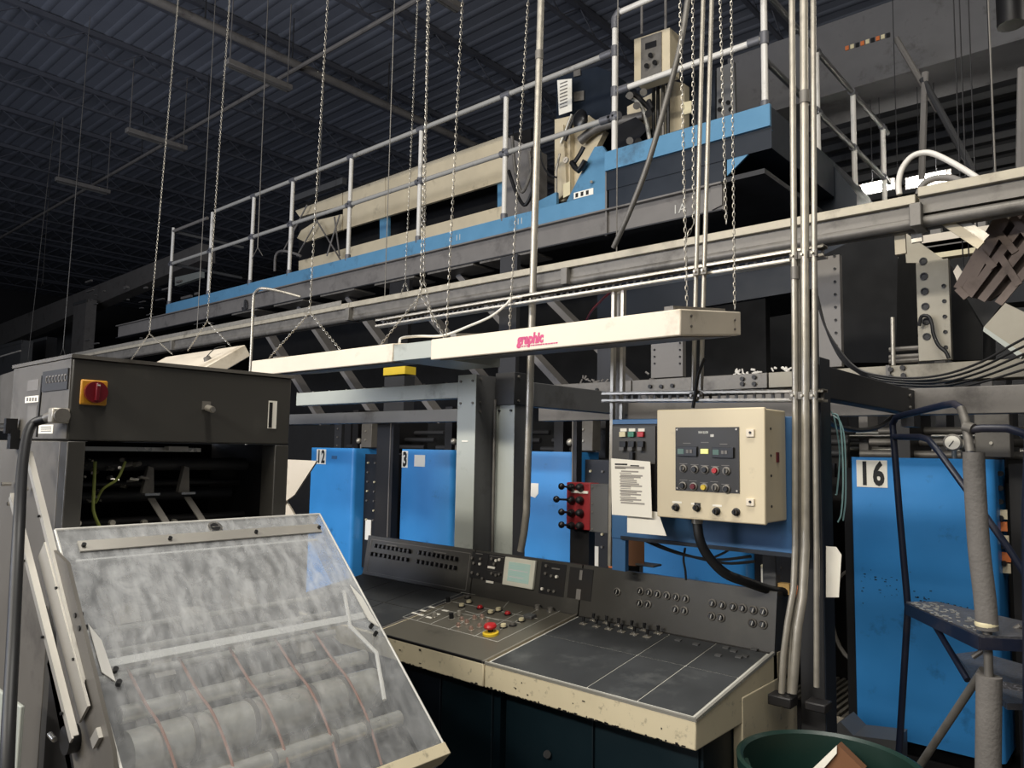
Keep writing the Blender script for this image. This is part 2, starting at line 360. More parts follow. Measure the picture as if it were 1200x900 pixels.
a, b = up_to_roof((475,330), (487,55), 3.0); chain([a, b], 'chain', 'thin chain with a small fork ending on the long trunking', hb, extra=[[a, at(470,345,Y=3.0)],[a, at(479,343,Y=3.0)]])
a, b = up_to_roof((523,394), (542,0), 1.94); chain([a, b], 'chain', 'straight chain at the left end of the lettered light box', hb)
a, b = up_to_roof((597,386), (619,0), 2.2); chain([a, b], 'chain', 'straight chain meeting the light box just before the magenta lettering', hb)
a, b = up_to_roof((805,358), (797,0), 1.95); chain([a, b], 'chain', 'chain on the near corner of the lettered light box right end', hb)
a, b = up_to_roof((813,262), (812,0), 1.98); chain([a, b], 'chain', 'loose chain end hanging left of the twin thin conduits', hb, extra=[[a, at(803,282,Y=1.97)]])
a, b = up_to_roof((851,262), (844,0), 2.2); chain([a, b], 'chain', 'loose chain end hanging just right of the twin thin conduits', hb)
a, b = up_to_roof((861,362), (857,0), 2.27); chain([a, b], 'chain', 'chain on the far corner of the lettered light box right end', hb)
for (bt, tp, Y, lab) in (((74,408),(90,211),4.4,'wire with a small fork hanging far left behind the machine'), ((33,420),(43,330),5.5,'short faint wire hanging at the far left edge'),
                         ((302,290),(312,50),4.6,'thin rod hanging beside the left end of the railing'), ((50,330),(62,160),7.0,'faint hanger rod near the farthest strip lamp')):
    a, b = up_to_roof(bt, tp, Y); t = thing('hanger_wire', lab, 'wire', a)
    MB().cyl(a, b, .006, 6).build('wire', galvd, t)
    for s_ in (-1, 1): MB().cyl(a, a+V((s_*.12, 0, -.12)), .005, 5).build('fork', galvd, t)

# ------------------------------------------------------------------ first machine (left)
t = thing('press_folder', 'dark charcoal machine marked 1 at left with yellow and red isolator switch', 'machine', (-2.45, 1.05, 0))
X0, X1, Y0, Y1 = -2.2, -2.69, .725, 1.39
hd = MB().box((X1, Y0, 1.628), (X0, Y1, 1.848)).build('header_box', chargreen, t, bevel=.004)
MB().box((X1-.01, Y0-.006, 1.848), (X0+.006, Y1+.006, 1.858)).build('top_plate', chargray, t)
MB().box((X1, Y0-.003, 1.632), (X0-.004, Y0, 1.846)).build('end_plate', chargray, t)  # thin skin carrying the lit tone of the header end
MB().box((X0-.08, Y0, 0), (X0, Y0+.045, 1.626)).build('front_post', chargreen, t, bevel=.003)
MB().box((X0-.08, Y1-.05, 0), (X0, Y1, 1.626)).build('front_post', chargreen, t, bevel=.003)
MB().box((-3.9, Y0-.002, 0), (X0-.05, Y0+.012, 1.626)).build('side_panel', chargray, t, bevel=.003)
MB().box((X1-.9, Y0+.1, 0), (X0-.55, Y1, 1.62)).build('rear_body', black, t)
MB().box((X0-.55, Y0+.012, 0), (X0-.5, Y1, 1.626)).build('inner_wall', black, t)
MB().box((X0-.5, Y1-.012, 0), (X0-.08, Y1, 1.626)).build('far_panel', blackm, t)
# isolator
p = at(91, 443, X=X0); q = at(127, 476, X=X0); c = (p+q)/2; hw = .034
pl = MB().box((X0, c.y-hw, c.z-hw-.001), (X0+.008, c.y+hw, c.z+hw-.001)).build('switch_plate', amber, t, bevel=.006)
MB().cyl((X0+.008, c.y+.002, c.z), (X0+.02, c.y+.002, c.z), .029, 28).build('dial', reddk, pl)
MB().box((X0+.02, c.y-.004, c.z-.024), (X0+.034, c.y+.006, c.z+.024)).build('handle', reddk, pl, bevel=.002)
MB().box((X0+.034, c.y-.002, c.z+.016), (X0+.0345, c.y+.005, c.z+.020)).build('pointer', line, pl)
c = at(241, 478, X=X0)
lk = MB().box((X0, c.y-.012, c.z-.006), (X0+.004, c.y+.014, c.z+.02)).build('lock_plate', galvd, t)
MB().cyl((X0+.004, c.y+.004, c.z), (X0+.035, c.y+.004, c.z-.006), .010, 14).build('lock_barrel', galv, lk); MB().cyl((X0+.036, c.y+.004, c.z-.006), (X0+.04, c.y+.004, c.z-.006), .008, 14).build('lock_face', galvd, lk)
c = at(319, 486, X=X0)
nb = MB().box((X0, c.y-.015, c.z-.045), (X0+.002, c.y+.015, c.z+.045)).build('number_plate', paper, t)
text('1', .108, (X0+.0025, c.y-.024, c.z-.038), (0,1,0), (0,0,1), ink, nb, sx=.62, bold=.004)
# left face plates
def onY0(x0,y0,x1,y1,th,name,mt,par=t,off=0):
    a = at(x0,y0,Y=Y0-.003-off); b2 = at(x1,y1,Y=Y0-.003-off); return MB().box((a.x,Y0-.003-off,a.z),(b2.x,Y0-.003-off-th,b2.z)).build(name,mt,par)
np_ = onY0(52,436,80,456,.004,'name_plate',steeldark)
rnd = random.Random(2); bb = MB()
for k in range(7):
    a = at(54+k*3.6,441-k*.45,Y=Y0-.0085); h = .02; bb.box((a.x,Y0-.009,a.z-h),(a.x+.012,Y0-.0072,a.z-h+.005)); bb.box((a.x,Y0-.009,a.z-h),(a.x+.004,Y0-.0072,a.z)); bb.box((a.x+.004,Y0-.009,a.z-.004),(a.x+.014,Y0-.0072,a.z))
bb.build('embossed_mark', greyink, np_)
onY0(33,446,45,457,.001,'sticker',greyink); s_ = onY0(30,465,45,471,.001,'sticker',paper)
onY0(33,476,42,500,.001,'sticker',galvd); s2_ = onY0(46,498,62,508,.001,'sticker',paper)
for k in range(3): onY0(48,500+k*2.4,60,500.8+k*2.4,.0008,'small_print',greyink,s2_,.001)
for k in range(4): onY0(31.5+k*3.2,466,33+k*3.2,470,.0008,'small_print',greyink,s_,.001)
MB().bar(at(50,440,Y=Y0-.004), at(43,512,Y=Y0-.004), .008, .004, (0,1,0)).build('seam_strip', black, t)
# connector and black cable
cc = at(66, 487, Y=Y0-.03)
pg = thing('power_plug', 'grey angled plug connector on the side of the first machine', 'connector', (cc.x, Y0-.003, cc.z))
MB().box((cc.x-.018, Y0-.003, cc.z-.02), (cc.x+.018, Y0-.045, cc.z+.02)).build('plug_body', galv, pg, bevel=.004)
MB().cyl((cc.x+.018, Y0-.024, cc.z), (cc.x+.028, Y0-.024, cc.z), .019, 14).build('collar', galvd, pg)
MB().cyl((cc.x-.018, Y0-.03, cc.z), (cc.x-.05, Y0-.035, cc.z-.006), .014, 12).build('gland', galvd, pg)
st = V((cc.x-.05, Y0-.035, cc.z-.006))
MB().tube([st, at(36,500,Y=.66), at(27,540,Y=.62), at(22,620,Y=.56), at(15,760,Y=.52), at(8,900,Y=.48), at(0,1150,Y=.46)], .0125, 12, 8).build('power_cable', rubber, label='thick black cable arching down from the plug at the left edge', cat='cable')
# small handle on left
c = at(10, 500, Y=.70)
hnd = thing('bar_handle', 'chrome bar with a black end stop at the far left edge', 'handle', c)
MB().cyl((c.x-.3, .70, c.z-.0), (c.x+.01, .70, c.z), .011, 12).build('bar', chrome, hnd); MB().box((c.x+.01, .685, c.z-.02), (c.x+.03, .715, c.z+.024)).build('end_stop', blackp, hnd); MB().box((c.x+.005,.698,1.60),(c.x+.035,.728,c.z-.01)).build('foot', blackp, hnd)
# interior clutter of the opening
r_ = random.Random(5)
for k, z in enumerate((1.56, 1.50, 1.46, 1.39, 1.33)):
    MB().cyl((X0-.18-.05*(k % 3), Y0+.05, z), (X0-.18-.05*(k % 3), Y1-.05, z), .012 if k % 2 else .02, 12).build('inner_shaft', blackm if k % 2 else steeldark, t)
MB().box((X0-.12, Y0+.05, 1.600), (X0-.10, Y1-.25, 1.612)).build('inner_rail', steel, t)
MB().box((X0-.1, Y0+.3, 1.604), (X0-.07, Y0+.36, 1.616)).build('inner_bracket', alum, t); 
vb = MB(); vs_ = MB()
for k in range(26):
    y = Y0+.07+r_.random()*.18; z = 1.45+r_.random()*.13; c = V((X0-.12-r_.random()*.06, y, z)); L_ = r_.uniform(.006,.022)
    (vs_ if k % 2 else vb).cyl(c, c+V((.012, L_*r_.choice((-1,1)), r_.uniform(-.006,.006))), r_.uniform(.003,.007), 8)
vs_.build('fittings', chrome, t, kind='stuff'); vb.build('fittings', galvd, t, kind='stuff')
for y in (.26, .37): MB().prism([(X0-.14,Y0+y,1.475),(X0-.14,Y0+y+.035,1.47),(X0-.14,Y0+y+.03,1.55),(X0-.14,Y0+y+.014,1.555)], (-.02,0,0)).build('nozzle_plate', galvd, t); MB().box((X0-.14,Y0+y-.004,1.468),(X0-.11,Y0+y+.04,1.475)).build('nozzle_lip', chrome, t)
MB().tube([(X0-.08,Y0+.10,1.57),(X0-.075,Y0+.1,1.48),(X0-.08,Y0+.105,1.43),(X0-.09,Y0+.13,1.38)], .0045, 8, 6).build('hose', yellowtube, t)
MB().tube([(X0-.1,Y0+.19,1.57),(X0-.1,Y0+.17,1.52),(X0-.12,Y0+.14,1.49),(X0-.14,Y0+.13,1.45)], .004, 8, 6).build('hose', yellowtube, t)
for y in (.27, .38): MB().bar((X0-.10, Y0+y, 1.46), (X0+.02, Y0+y+.02, 1.36), .022, .003).build('feed_tape', galvd, t)
for k in range(6): MB().cyl((X0-.1, Y0+.07+k*.09, 1.40-.004*k), (X0-.085, Y0+.07+k*.09, 1.40-.004*k), .008, 10).build('inner_stud', galv, t)
MB().box((X0-.5, Y0+.012, 1.0), (X0-.02, Y1-.012, 1.30)).build('lower_bed', blackm, t)
# angle arms left of the guard
for k, ((a, b), w_) in enumerate(zip((((31,533),(97,802)), ((12,582),(84,868))), (.016, .016))):
    p, q = at(*a, Y=.66-.03*k), at(*b, Y=.66-.03*k)
    ar = MB(); ar.bar(p, q, .004, w_, (0,0,1)); ar.bar(p+V((0,.006,.008)), q+V((0,.006,.008)), .014, .004, (0,0,1)); o = ar.build('angle_arm', alum, t)
    for f_ in (.3, .62, .9): c = p+(q-p)*f_; MB().cyl(c+V((0,-.003,-.004)), c+V((0,-.008,-.004)), .0035, 8).build('bolt', blackp, o)
MB().prism([at(58,640,Y=.665), at(78,660,Y=.665), at(132,880,Y=.665), at(136,930,Y=.665), at(92,930,Y=.665), at(70,800,Y=.665)], (0,.008,0)).build('arm_plate', chargray, t)
c = at(75,868,Y=.64); MB().cyl(c, c+V((0,.05,0)), .03, 18).build('pivot_knob', blackp, t); MB().cyl(c+V((-.02,-.012,0)), c+V((-.05,-.012,.004)), .006, 10).build('pivot_pin', chrome, t)
for a in ((97,720),(92,745),(102,735),(98,762)): c = at(*a, Y=.68); MB().cyl(c, c+V((0,-.018,0)), .006, 8).build('arm_screw', blackp, t)
for a in ((13,567),(20,590),(33,573)): c = at(*a, Y=.715); MB().cyl(c, c+V((0,-.025,0)), .006, 8).build('panel_screw', chrome, t)
MB().box((at(0,825,Y=.6).x-.1, .60, 0), (at(24,825,Y=.6).x, .61, at(10,818,Y=.6).z)).build('lower_cover', greybeam, t, bevel=.003)

# ------------------------------------------------------------------ delivery unit with the clear guard
g = thing('delivery_guard', 'tilted clear plastic guard over steel rollers in front of the first machine', 'guard', (-1.8, 1.07, 0))
T = V((-2.1, 0, 1.405)); Bv = V((-1.476, 0, .822)); sd = (Bv-T); GL = sd.length; sd.normalize(); gn = V((-sd.z, 0, sd.x)); gn = gn if gn.z > 0 else -gn
GY0, GY1 = .678, 1.452
def G(u, y, h=0): return T+sd*u+gn*h+V((0, y, 0))
def gbox(u0,u1,y0,y1,h0,h1): return MB().obox(G((u0+u1)/2,(y0+y1)/2,(h0+h1)/2), sd*(u1-u0)/2, V((0,(y1-y0)/2,0)), gn*(h1-h0)/2)
def gpx(px,py,h=0): 
    p = atp(px,py,G(0,0,h),gn); return ((p-T).dot(sd), p.y)
GLE = GL+.06
gc = gbox(0,GL,GY0,GY1,-.005,0).build('clear_cover', clear, g)
gbox(.0,GL,GY0-.004,GY0,-.10,0).build('side_cover', clear, g); gbox(.0,GL,GY1,GY1+.004,-.10,0).build('side_cover', clear, g)
MB().obox(G(-.002,(GY0+GY1)/2,-.03), sd*.002, V((0,(GY1-GY0)/2,0)), gn*.03).build('rear_lip', clearedge, g)
MB().cyl(G(0,GY0,-.001), G(GL,GY0,-.001), .003, 6).build('edge_strip', clearedge, g); MB().cyl(G(0,GY1,-.001), G(GL,GY1,-.001), .003, 6).build('edge_strip', clearedge, g); MB().cyl(G(0,GY0,-.001), G(0,GY1,-.001), .003, 6).build('edge_strip', clearedge, g)
gbox(GL-.03,GL+.004,GY0-.004,GY1+.004,-.05,.004).build('bottom_rail', creamchip, g, bevel=.002)
u_, y_ = gpx(93,645); u2, y2 = gpx(380,628)
hs = gbox(.045,.078,GY0+.04,GY1-.03,.0,.005).build('hinge_strip', alum, g)
for a in (98,200,302,377):
    uu, yy = gpx(a, 644-(a-98)*.058); MB().cyl(G(.0615,yy,.005), G(.0615,yy,.012), .0055, 8).build('screw', blackp, hs)
uu, yy = gpx(254,623); hh = MB().lathe([(.021,0),(.021,.003),(.014,.003),(.014,0)], G(.028,yy,.0), 22, gn).build('finger_hole', chrome, g); MB().cyl(G(.028,yy,.001),G(.028,yy,.002),.014,18).build('hole_shadow', blackm, hh); MB().bar(G(.028,yy-.012,.003),G(.028,yy+.012,.003),.003,.002,gn).build('cross_pin', chrome, hh)
for (a, b) in ((134,787),(138,802),(434,735),(439,744)):
    uu, yy = gpx(a, b); o = MB().cyl(G(uu,yy,0), G(uu,yy,.012), .006, 10).build('bolt', blackp, g)
for s_, Y_ in ((0, GY0+.012), (1, GY1-.03)):
    uu = .40
    o = MB().prism([G(uu-.11,Y_,.001), G(uu+.02,Y_,.001), G(uu+.05,Y_+.022,.001), G(uu-.06,Y_+.018,.001)], gn*.003).build('corner_gusset', clearedge, g)
gbox(.385,.405,GY0+.02,GY1-.02,-.02,-.006).build('cross_bar', clearedge, g)
gbox(.095,.10,GY0+.03,GY1-.05,-.012,-.006).build('cross_rib', clearedge, g)
for (u_, r1, h_) in ((.24,.008,-.11),(.31,.008,-.10),(.365,.010,-.12)): MB().cyl(G(u_,GY0+.05,h_), G(u_,GY1-.06,h_), r1, 12).build('tie_rod', steel, g)
for k, y in enumerate((.12,.20,.27,.36,.44,.52,.60)):
    gbox(.08,.60,GY0+y,GY0+y+.028,-.155,-.15).build('delivery_tape', galvd, g)
for k, (u_, y) in enumerate(((.16,.14),(.2,.3),(.17,.47),(.33,.18),(.3,.4),(.35,.58))): gbox(u_,u_+.06,GY0+y,GY0+y+.05,-.145,-.12).build('tape_bracket', galv, g)
ra = gpx(170,821,-.07); rb_ = gpx(240,842,-.10)
for (uc, rr, hc) in ((gpx(290,800,-.05)[0], .019, -.06), (gpx(300,838,-.06)[0], .052, -.085), (gpx(350,873,-.04)[0]+.01, .020, -.05), (gpx(260,880,-.1)[0], .022, -.16)):
    rl = MB().cyl(G(uc,GY0+.05,hc), G(uc,GY1-.05,hc), rr, 28).build('roller', steel, g)
    for y in (.18,.33,.5,.6): MB().cyl(G(uc,GY0+y,hc), G(uc,GY0+y+.012,hc), rr+.0035, 28).build('roller_collar', galvd, rl)
for y in (.08,.2,.33,.46,.58):
    bl = [G(.40,GY0+y,-.03), G(.50,GY0+y+.015,-.028), G(.57,GY0+y+.03,-.025), G(.68,GY0+y+.035,-.03), G(.80,GY0+y+.035,-.06)]
    MB().tube(bl, .0035, 6, 5).build('round_belt', brownbelt, g)
MB().tube([G(.30,GY1-.05,-.01), G(.42,GY1-.09,-.01), G(.52,GY1-.05,-.01), G(.66,GY1-.10,-.01)], .006, 6, 1).build('bent_strip', clearedge, g)
for y, nme in ((GY0+.004, 'frame_plate'), (GY1-.02, 'frame_plate')):
    MB().prism([G(.22,y,-.24), G(.50,y,-.13), G(GL,y,-.10), G(GL,y,-.3), V((-1.5,y,0)), V((-2.08,y,0)), V((-2.08,y,1.12))], (0,.014,0)).build(nme, blackm, g)
MB().obox(G(.45,(GY0+GY1)/2,-.27), sd*.42, V((0,(GY1-GY0)/2-.03,0)), gn*.004).build('under_tray', blackm, g)
MB().obox(G(.25,GY0-.02,-.05), sd*.23, V((0,.003,0)), gn*.03).build('side_rail', alum, g)
MB().obox(G(.55,GY0-.012,-.03), sd*.012, V((0,.01,0)), gn*.02).build('hinge_block', alum, g)

# white tilted sheets behind (between guard and blue unit)
q = thing('tilted_board', 'white tilted board sticking out behind the first machine', 'board', at(350,570,Y=2.6))
MB().prism([at(325,538,Y=2.2), at(371,540,Y=2.2), at(345,580,Y=2.2), at(325,594,Y=2.2)], (0,.01,0)).build('board_face', white, q)
MB().prism([at(333,583,Y=2.22), at(350,612,Y=2.22), at(330,612,Y=2.22)], (0,.01,0)).build('board_foot', white, q)
MB().box((at(335,600,Y=2.26).x-.03,2.25,0),(at(335,600,Y=2.26).x+.0,2.28,at(335,560,Y=2.26).z)).build('stand', blackm, q)

# ------------------------------------------------------------------ operator console
FY, FZ, BY, BZ = 1.86, .922, 2.38, .998
ds = V((0, BY-FY, BZ-FZ)); DL = ds.length; ds.normalize(); dn = V((0, -ds.z, ds.y))
D0 = V((0, FY, FZ))
def D(x, v, h=0): return D0+V((x,0,0))+ds*(v*DL)+dn*h
def dpx(px, py, h=0):
    p = atp(px, py, D0+dn*h, dn); return p.x, (p-D0).dot(ds)/DL
def dplate(x0,x1,v0,v1,h0,h1,mb=None):
    return (mb or MB()).obox((D(x0,v0,h0)+D(x1,v1,h1))/2, V(((x1-x0)/2,0,0)), ds*((v1-v0)*DL/2), dn*((h1-h0)/2))
PT = V((0, .03, .19)); pl_ = PT.length; pd = PT.normalized(); pn = V((0, -pd.z, pd.y)); P0 = V((0, BY, BZ-.002))
def Pn_(x, v, h=0): return P0+V((x,0,0))+pd*(v*pl_)+pn*h
def ppx(px, py):
    p = atp(px, py, P0+pn*.002, pn); return p.x, (p-P0).dot(pd)/pl_
def pplate(x0,x1,v0,v1,h0,h1,mb=None):
    return (mb or MB()).obox((Pn_(x0,v0,h0)+Pn_(x1,v1,h1))/2, V(((x1-x0)/2,0,0)), pd*((v1-v0)*pl_/2), pn*((h1-h0)/2))
def console(label, xa, xb, endcap=False):
    t = thing('control_console', label, 'console', ((xa+xb)/2, 2.1, 0), 'console desks in one row')
    MB().prism([(xa,FY,.846),(xa,FY,FZ),(xa,BY+.03,BZ),(xa,BY+.03,.846)], (xb-xa,0,0)).build('desk_body', creamchip, t, bevel=.004)
    MB().box((xa+.01,FY+.10,.03),(xb-(.03 if endcap else .01),BY,.846)).build('base_cabinet', teal, t)
    xm = (xa+xb)/2
    MB().box((xa+.02,FY+.09,.08),(xm-.01,FY+.10,.83)).build('door', navy if not endcap else teal, t, bevel=.002); MB().box((xm+.0,FY+.09,.08),(xb-.04,FY+.10,.83)).build('door', teal, t, bevel=.002)
    MB().box((xa,BY-.005,.846),(xb,BY+.13,1.0)).build('back_box', panelblk, t)
    pplate(xa+.002,xb-.002,0,1,-.02,0).build('instrument_panel', panelblk, t, bevel=.002)
    MB().prism([Pn_(xa,1.0,-.0), Pn_(xa,1.0,-.12), V((xa,BY+.13,1.0)), V((xa,BY-.0,1.0))], (xb-xa,0,0)).build('panel_housing', chargreen, t)
    MB().box((xa+.02, FY+.12, 0), (xb-.04, BY-.04, .03)).build('plinth', black, t)
    return t
c1 = console('console desk with black squares and two long rows of small knobs, left', -3.06, -2.315)
c2 = console('middle console desk with screen and red emergency stop', -2.309, -1.738)
c3 = console('right console desk with black squares and round rimmed dials', -1.732, -.972, True)
MB().box((-1.0,2.14,.0),(-.970,2.56,.92)).build('side_cheek', creamchip, c3, bevel=.004)
MB().box((-.998,2.4,.9),(-.97,2.56,1.0)).build('side_cheek', cream, c3, bevel=.004)
MB().cyl(at(641,884,Y=FY+.09), at(641,884,Y=FY+.075), .012, 16).build('door_knob', blackp, c3)
# centre deck and markings
dplate(-2.305,-1.742,.012,.985,0,.004).build('desk_panel', desk, c2, bevel=.001)
dplate(-2.309,-1.738,0,.012,-.002,.006).build('front_trim', blackm, c2); dplate(-1.746,-1.738,0,1,-.001,.006).build('edge_trim', galv, c2)
def dline(t, segs, w=.003, mt=line, h=.0045, name='marking'):
    mb = MB()
    for (a, b) in segs:
        p, q = atp(*a, D0+dn*h, dn), atp(*b, D0+dn*h, dn); mb.bar(p, q, w, .0008, dn)
    return mb.build(name, mt, t)
dline(c2, [((472,723),(583,752)),((583,752),(662,713)),((662,713),(548,692)),((472,723),(548,692)),((488,727),(520,711)),((505,731),(545,713)),((525,738),(570,715)),
           ((555,746),(612,716)),((500,711),(556,722)),((520,703),(630,725)),((545,716),(585,727)),((586,738),(640,709)),((600,700),(590,712)),((540,694),(612,706)),((560,722),(610,730))], .0022)
mb = MB()
for x, y in ((486,720),(496,717),(506,713),(522,717),(503,725),(493,722),(512,721)):
    X_, v_ = dpx(x, y); dplate(X_-.016, X_+.016, v_-.012, v_+.012, .0045, .0055, mb)
mb.build('label_strips', paper, c2)
def knob(t, px, py, mt, r=.010, h=.014, name='button', ring=None, dome=False, base=.0045):
    X_, v_ = dpx(px, py, base+h*.5); mb = MB()
    if dome: mb.lathe([(r,0),(r*1.05,h*.5),(r*.7,h*.9),(0,h)], D(X_,v_,base), 14, dn)
    else: mb.cyl(D(X_,v_,base), D(X_,v_,base+h), r, 14, r*.88)
    o = mb.build(name, mt, t)
    if ring: MB().lathe([(r*1.35,0),(r*1.35,.003),(r*1.02,.004),(r*1.0,0)], D(X_,v_,base), 14, dn).build('bezel', ring, o)
    return o
for a in ((525,703),(529,722)): knob(c2, *a, blackp, .010, .024, 'selector_knob', galv)
for a in ((548,699),(549.5,705),(541,709),(601,731),(611,726)): o = knob(c2, *a, ivory if a[0] not in (548, 601) else galvd, .0115, .012, 'push_button', blackp)
for a in ((562.5,711),(595,718)): knob(c2, *a, red, .0115, .014, 'red_button', blackm, True)
for a in ((575,717),(584,714),(590,733)): knob(c2, *a, ivory, .0115, .013, 'yellow_button', blackm)
for a in ((556,723),(547,728),(537,732),(562,732.5),(552,736),(572,728),(565,722),(541,725)): knob(c2, *a, pinkmetal, .0085, .018, 'lamp_button', galv, True)
for a in ((509,720),(538,718)): knob(c2, *a, galv, .010, .022, 'key_selector', chrome, True)
for a in ((630,711),(645,714)): knob(c2, *a, galvd, .012, .015, 'rotary_knob', chrome)
X_, v_ = dpx(621,722,.01); dplate(X_-.02,X_+.02,v_-.03,v_+.03,.004,.016).build('switch_block', greydark, c2, bevel=.002)
for a in ((558,695),(582,700)): X_, v_ = dpx(*a); dplate(X_-.036,X_+.036,v_-.035,v_+.035,.004,.009).build('inset_meter', blackm, c2, bevel=.001)
X_, v_ = dpx(575,741,.012); es = MB().lathe([(.030,0),(.030,.008),(.024,.010),(0,.010)], D(X_,v_,.0045), 24, dn).build('stop_collar', yellow, c2)
MB().cyl(D(X_,v_,.0145),D(X_,v_,.03),.010,14).build('stem', blackp, es); MB().lathe([(0,.024),(.022,.024),(.024,.031),(.020,.038),(0,.040)], D(X_,v_,.0045), 20, dn).build('stop_button', red, es)
# side desks: recessed joints between laminate squares
def squares(t, xs, vs, skip=()):
    for i in range(len(xs)-1):
        for j in range(len(vs)-1): dplate(xs[i]+.0025,xs[i+1]-.0025,vs[j]+.005,vs[j+1]-.005,0,.0045).build('square', tile, t)
    dplate(xs[0]-.008,xs[-1]+.008,vs[0]-.012,vs[-1]+.005,-.001,.0022).build('joint_strip', line if t is c3 else greyink, t)
xa_, va = dpx(747,769); xb__, vb_ = dpx(803,782); xc_, vc = dpx(865,795)
squares(c3, [-1.720, xa_, xb__, -.988], [.03, (va+vb_)/2, .97])
squares(c1, [-3.04, -2.80, -2.57, -2.33], [.03, .5, .97])
dplate(-1.732,-.972,-.002,.012,-.002,.007).build('front_trim', steel, c3); dplate(-.979,-.970,0,1,-.002,.007).build('edge_trim', steel, c3)
for k, a in enumerate(((692.5,726),(706.7,729.5),(720,733),(734,736.5),(748,740),(763,743),(702,718),(715,722),(728,725),(742,728.5),(756,731.5),(771,735))):
    X_, v_ = dpx(*a, .006); v_ = .95 if k > 5 else min(v_, .86); X_ += .028 if k > 5 else 0
    o = dplate(X_-.014,X_+.014,v_-.016,v_+.016,.0045,.0065).build('toggle_plate', galv, c3); MB().cyl(D(X_,v_,.006),D(X_,v_,.014),.006,10).build('collar', chrome, o); MB().cyl(D(X_,v_,.012),D(X_,v_+.012,.030),.0045,8,.0065).build('toggle', blackp, o)
mb = MB()
for a in ((798,731),(812,741),(820,745),(834,749),(803,744),(851,761),(860,765),(873,771),(880,757),(884,763),(842,770),(866,772),(795,752),(816,757)): X_, v_ = dpx(*a); dplate(X_-.010,X_+.010,v_-.014,v_+.014,.0045,.008).build('dark_key', greydark, c3)
for t_, xa_c, xb_c, n_c in ((c2,-2.309,-1.738,40),(c3,-1.732,-.972,90)):
    mb = MB(); r_ = random.Random(n_c)
    for k in range(n_c):
        x = r_.uniform(xa_c+.01, xb_c-.02); w_ = r_.uniform(.003,.012); z = .846+r_.choice((0,0,0,.003)) if k % 14 else r_.uniform(.86,.91); mb.box((x,FY-.0008,z),(x+w_,FY+.002,z+r_.uniform(.001,.006)))
    mb.build('paint_chips', blackm, t_, kind='stuff')
# instrument panel right
for i, (x, y) in enumerate(((117,267),(252,263),(303,272),(353,281),(407,290),(461,299),(516,309),(247,334),(295,341),(457,371),(509,379),(674,335),(731,345),(796,355),(852,364),(913,374),(973,384),(669,410),(724,419),(909,450),(971,459))):
    X_, v_ = ppx(700+x*.2, 640+y*.2)
    o = MB().lathe([(.0145,0),(.0145,.005),(.0105,.007),(.0105,.001),(0,.001)], Pn_(X_,v_), 20, pn).build('dial_rim', galvd, c3)
    MB().cyl(Pn_(X_,v_,.001), Pn_(X_,v_,.012), .0085, 14).build('dial_cap', blackp, o); MB().bar(Pn_(X_,v_-.04,.0122), Pn_(X_+.004,v_+.035,.0122), .002, .001, pn).build('pointer', line, o)
# instrument panel left: four runs of small knobs in an outline
for (a, b, n) in (((441,639.5),(480,646),9),((492.5,647.5),(535,655),9),((436,649),(477.5,656),9),((490,658),(533.5,665.5),9)):
    for k in range(n):
        f_ = k/(n-1); X_, v_ = ppx(a[0]+(b[0]-a[0])*f_, a[1]+(b[1]-a[1])*f_)
        o = MB().cyl(Pn_(X_,v_,0), Pn_(X_,v_,.016), .0105, 12, .009).build('ink_knob', blackp, c1); MB().bar(Pn_(X_-.002,v_-.05,.0165), Pn_(X_+.002,v_+.05,.0165), .0025, .001, pn).build('pointer', greyink, o)
mb = MB()
for v_ in (.09, .91): mb.bar(Pn_(-3.03,v_,.001), Pn_(-2.34,v_,.001), .003, .001, pn)
for x_ in (-3.03, -2.34): mb.bar(Pn_(x_,.09,.001), Pn_(x_,.91,.001), .003, .001, pn)
for x_ in (-2.87, -2.53): mb.bar(Pn_(x_-.04,.83,.001), Pn_(x_+.04,.83,.001), .004, .001, pn)
mb.build('outline', greyink, c1)
# instrument panel middle: small lamps, screen
def pq(a, b, name, mt, t, h=.004, h0=0, bevel=0):
    (xa0, va0), (xb0, vb0) = ppx(*a), ppx(*b); return pplate(xa0, xb0, min(va0,vb0), max(va0,vb0), h0, h).build(name, mt, t, bevel=bevel)
pq((554,646),(570,680),'sub_panel',blackm,c2,.003); pq((573,649),(592,684),'sub_panel',blackm,c2,.003)
pq((635,658),(660,700),'sub_panel',blackm,c2,.002); pq((668,664),(692,705),'sub_panel',blackm,c2,.002)
for (x, y) in ((554,654),(564,655),(556,660),(563,661),(554,671),(561,673),(566,678),(577,655),(582,657),(586,656),(577,672),(582,674),(586,673),(580,661),(641,663),(647,675),(653,676),(644,692),(650,693),(640,672),(636,690)):
    X_, v_ = ppx(x, y); MB().cyl(Pn_(X_,v_,.002), Pn_(X_,v_,.010), .006, 10).build('indicator', galvd if (x+y) % 3 else paper, c2)
for (a, b) in (((558,648),(566,650)),((574,651),(591,654)),((572,663),(580,667)),((571,668),(589,671)),((570,680),(578,684)),((647,665),(656,668)),((680,668),(682,680)),((676,690),(680,703))): pq(a, b, 'label_strip', paper if a[0] in (572,570) else greyink, c2, .004)
(xs0, vs0), (xs1, vs1) = ppx(592, 670), ppx(627.5, 676); 
xs0 += 0; va0 = ppx(609,690)[1]+.03; va1 = ppx(613,655)[1]
bz = pplate(xs0, xs1, va0, va1, 0, .014).build('screen_bezel', bezelm, c2, bevel=.003)
w_ = xs1-xs0; h_ = va1-va0
pplate(xs0+w_*.16, xs1-w_*.14, va0+h_*.16, va1-h_*.16, .014, .0148).build('screen_glass', screen, bz)
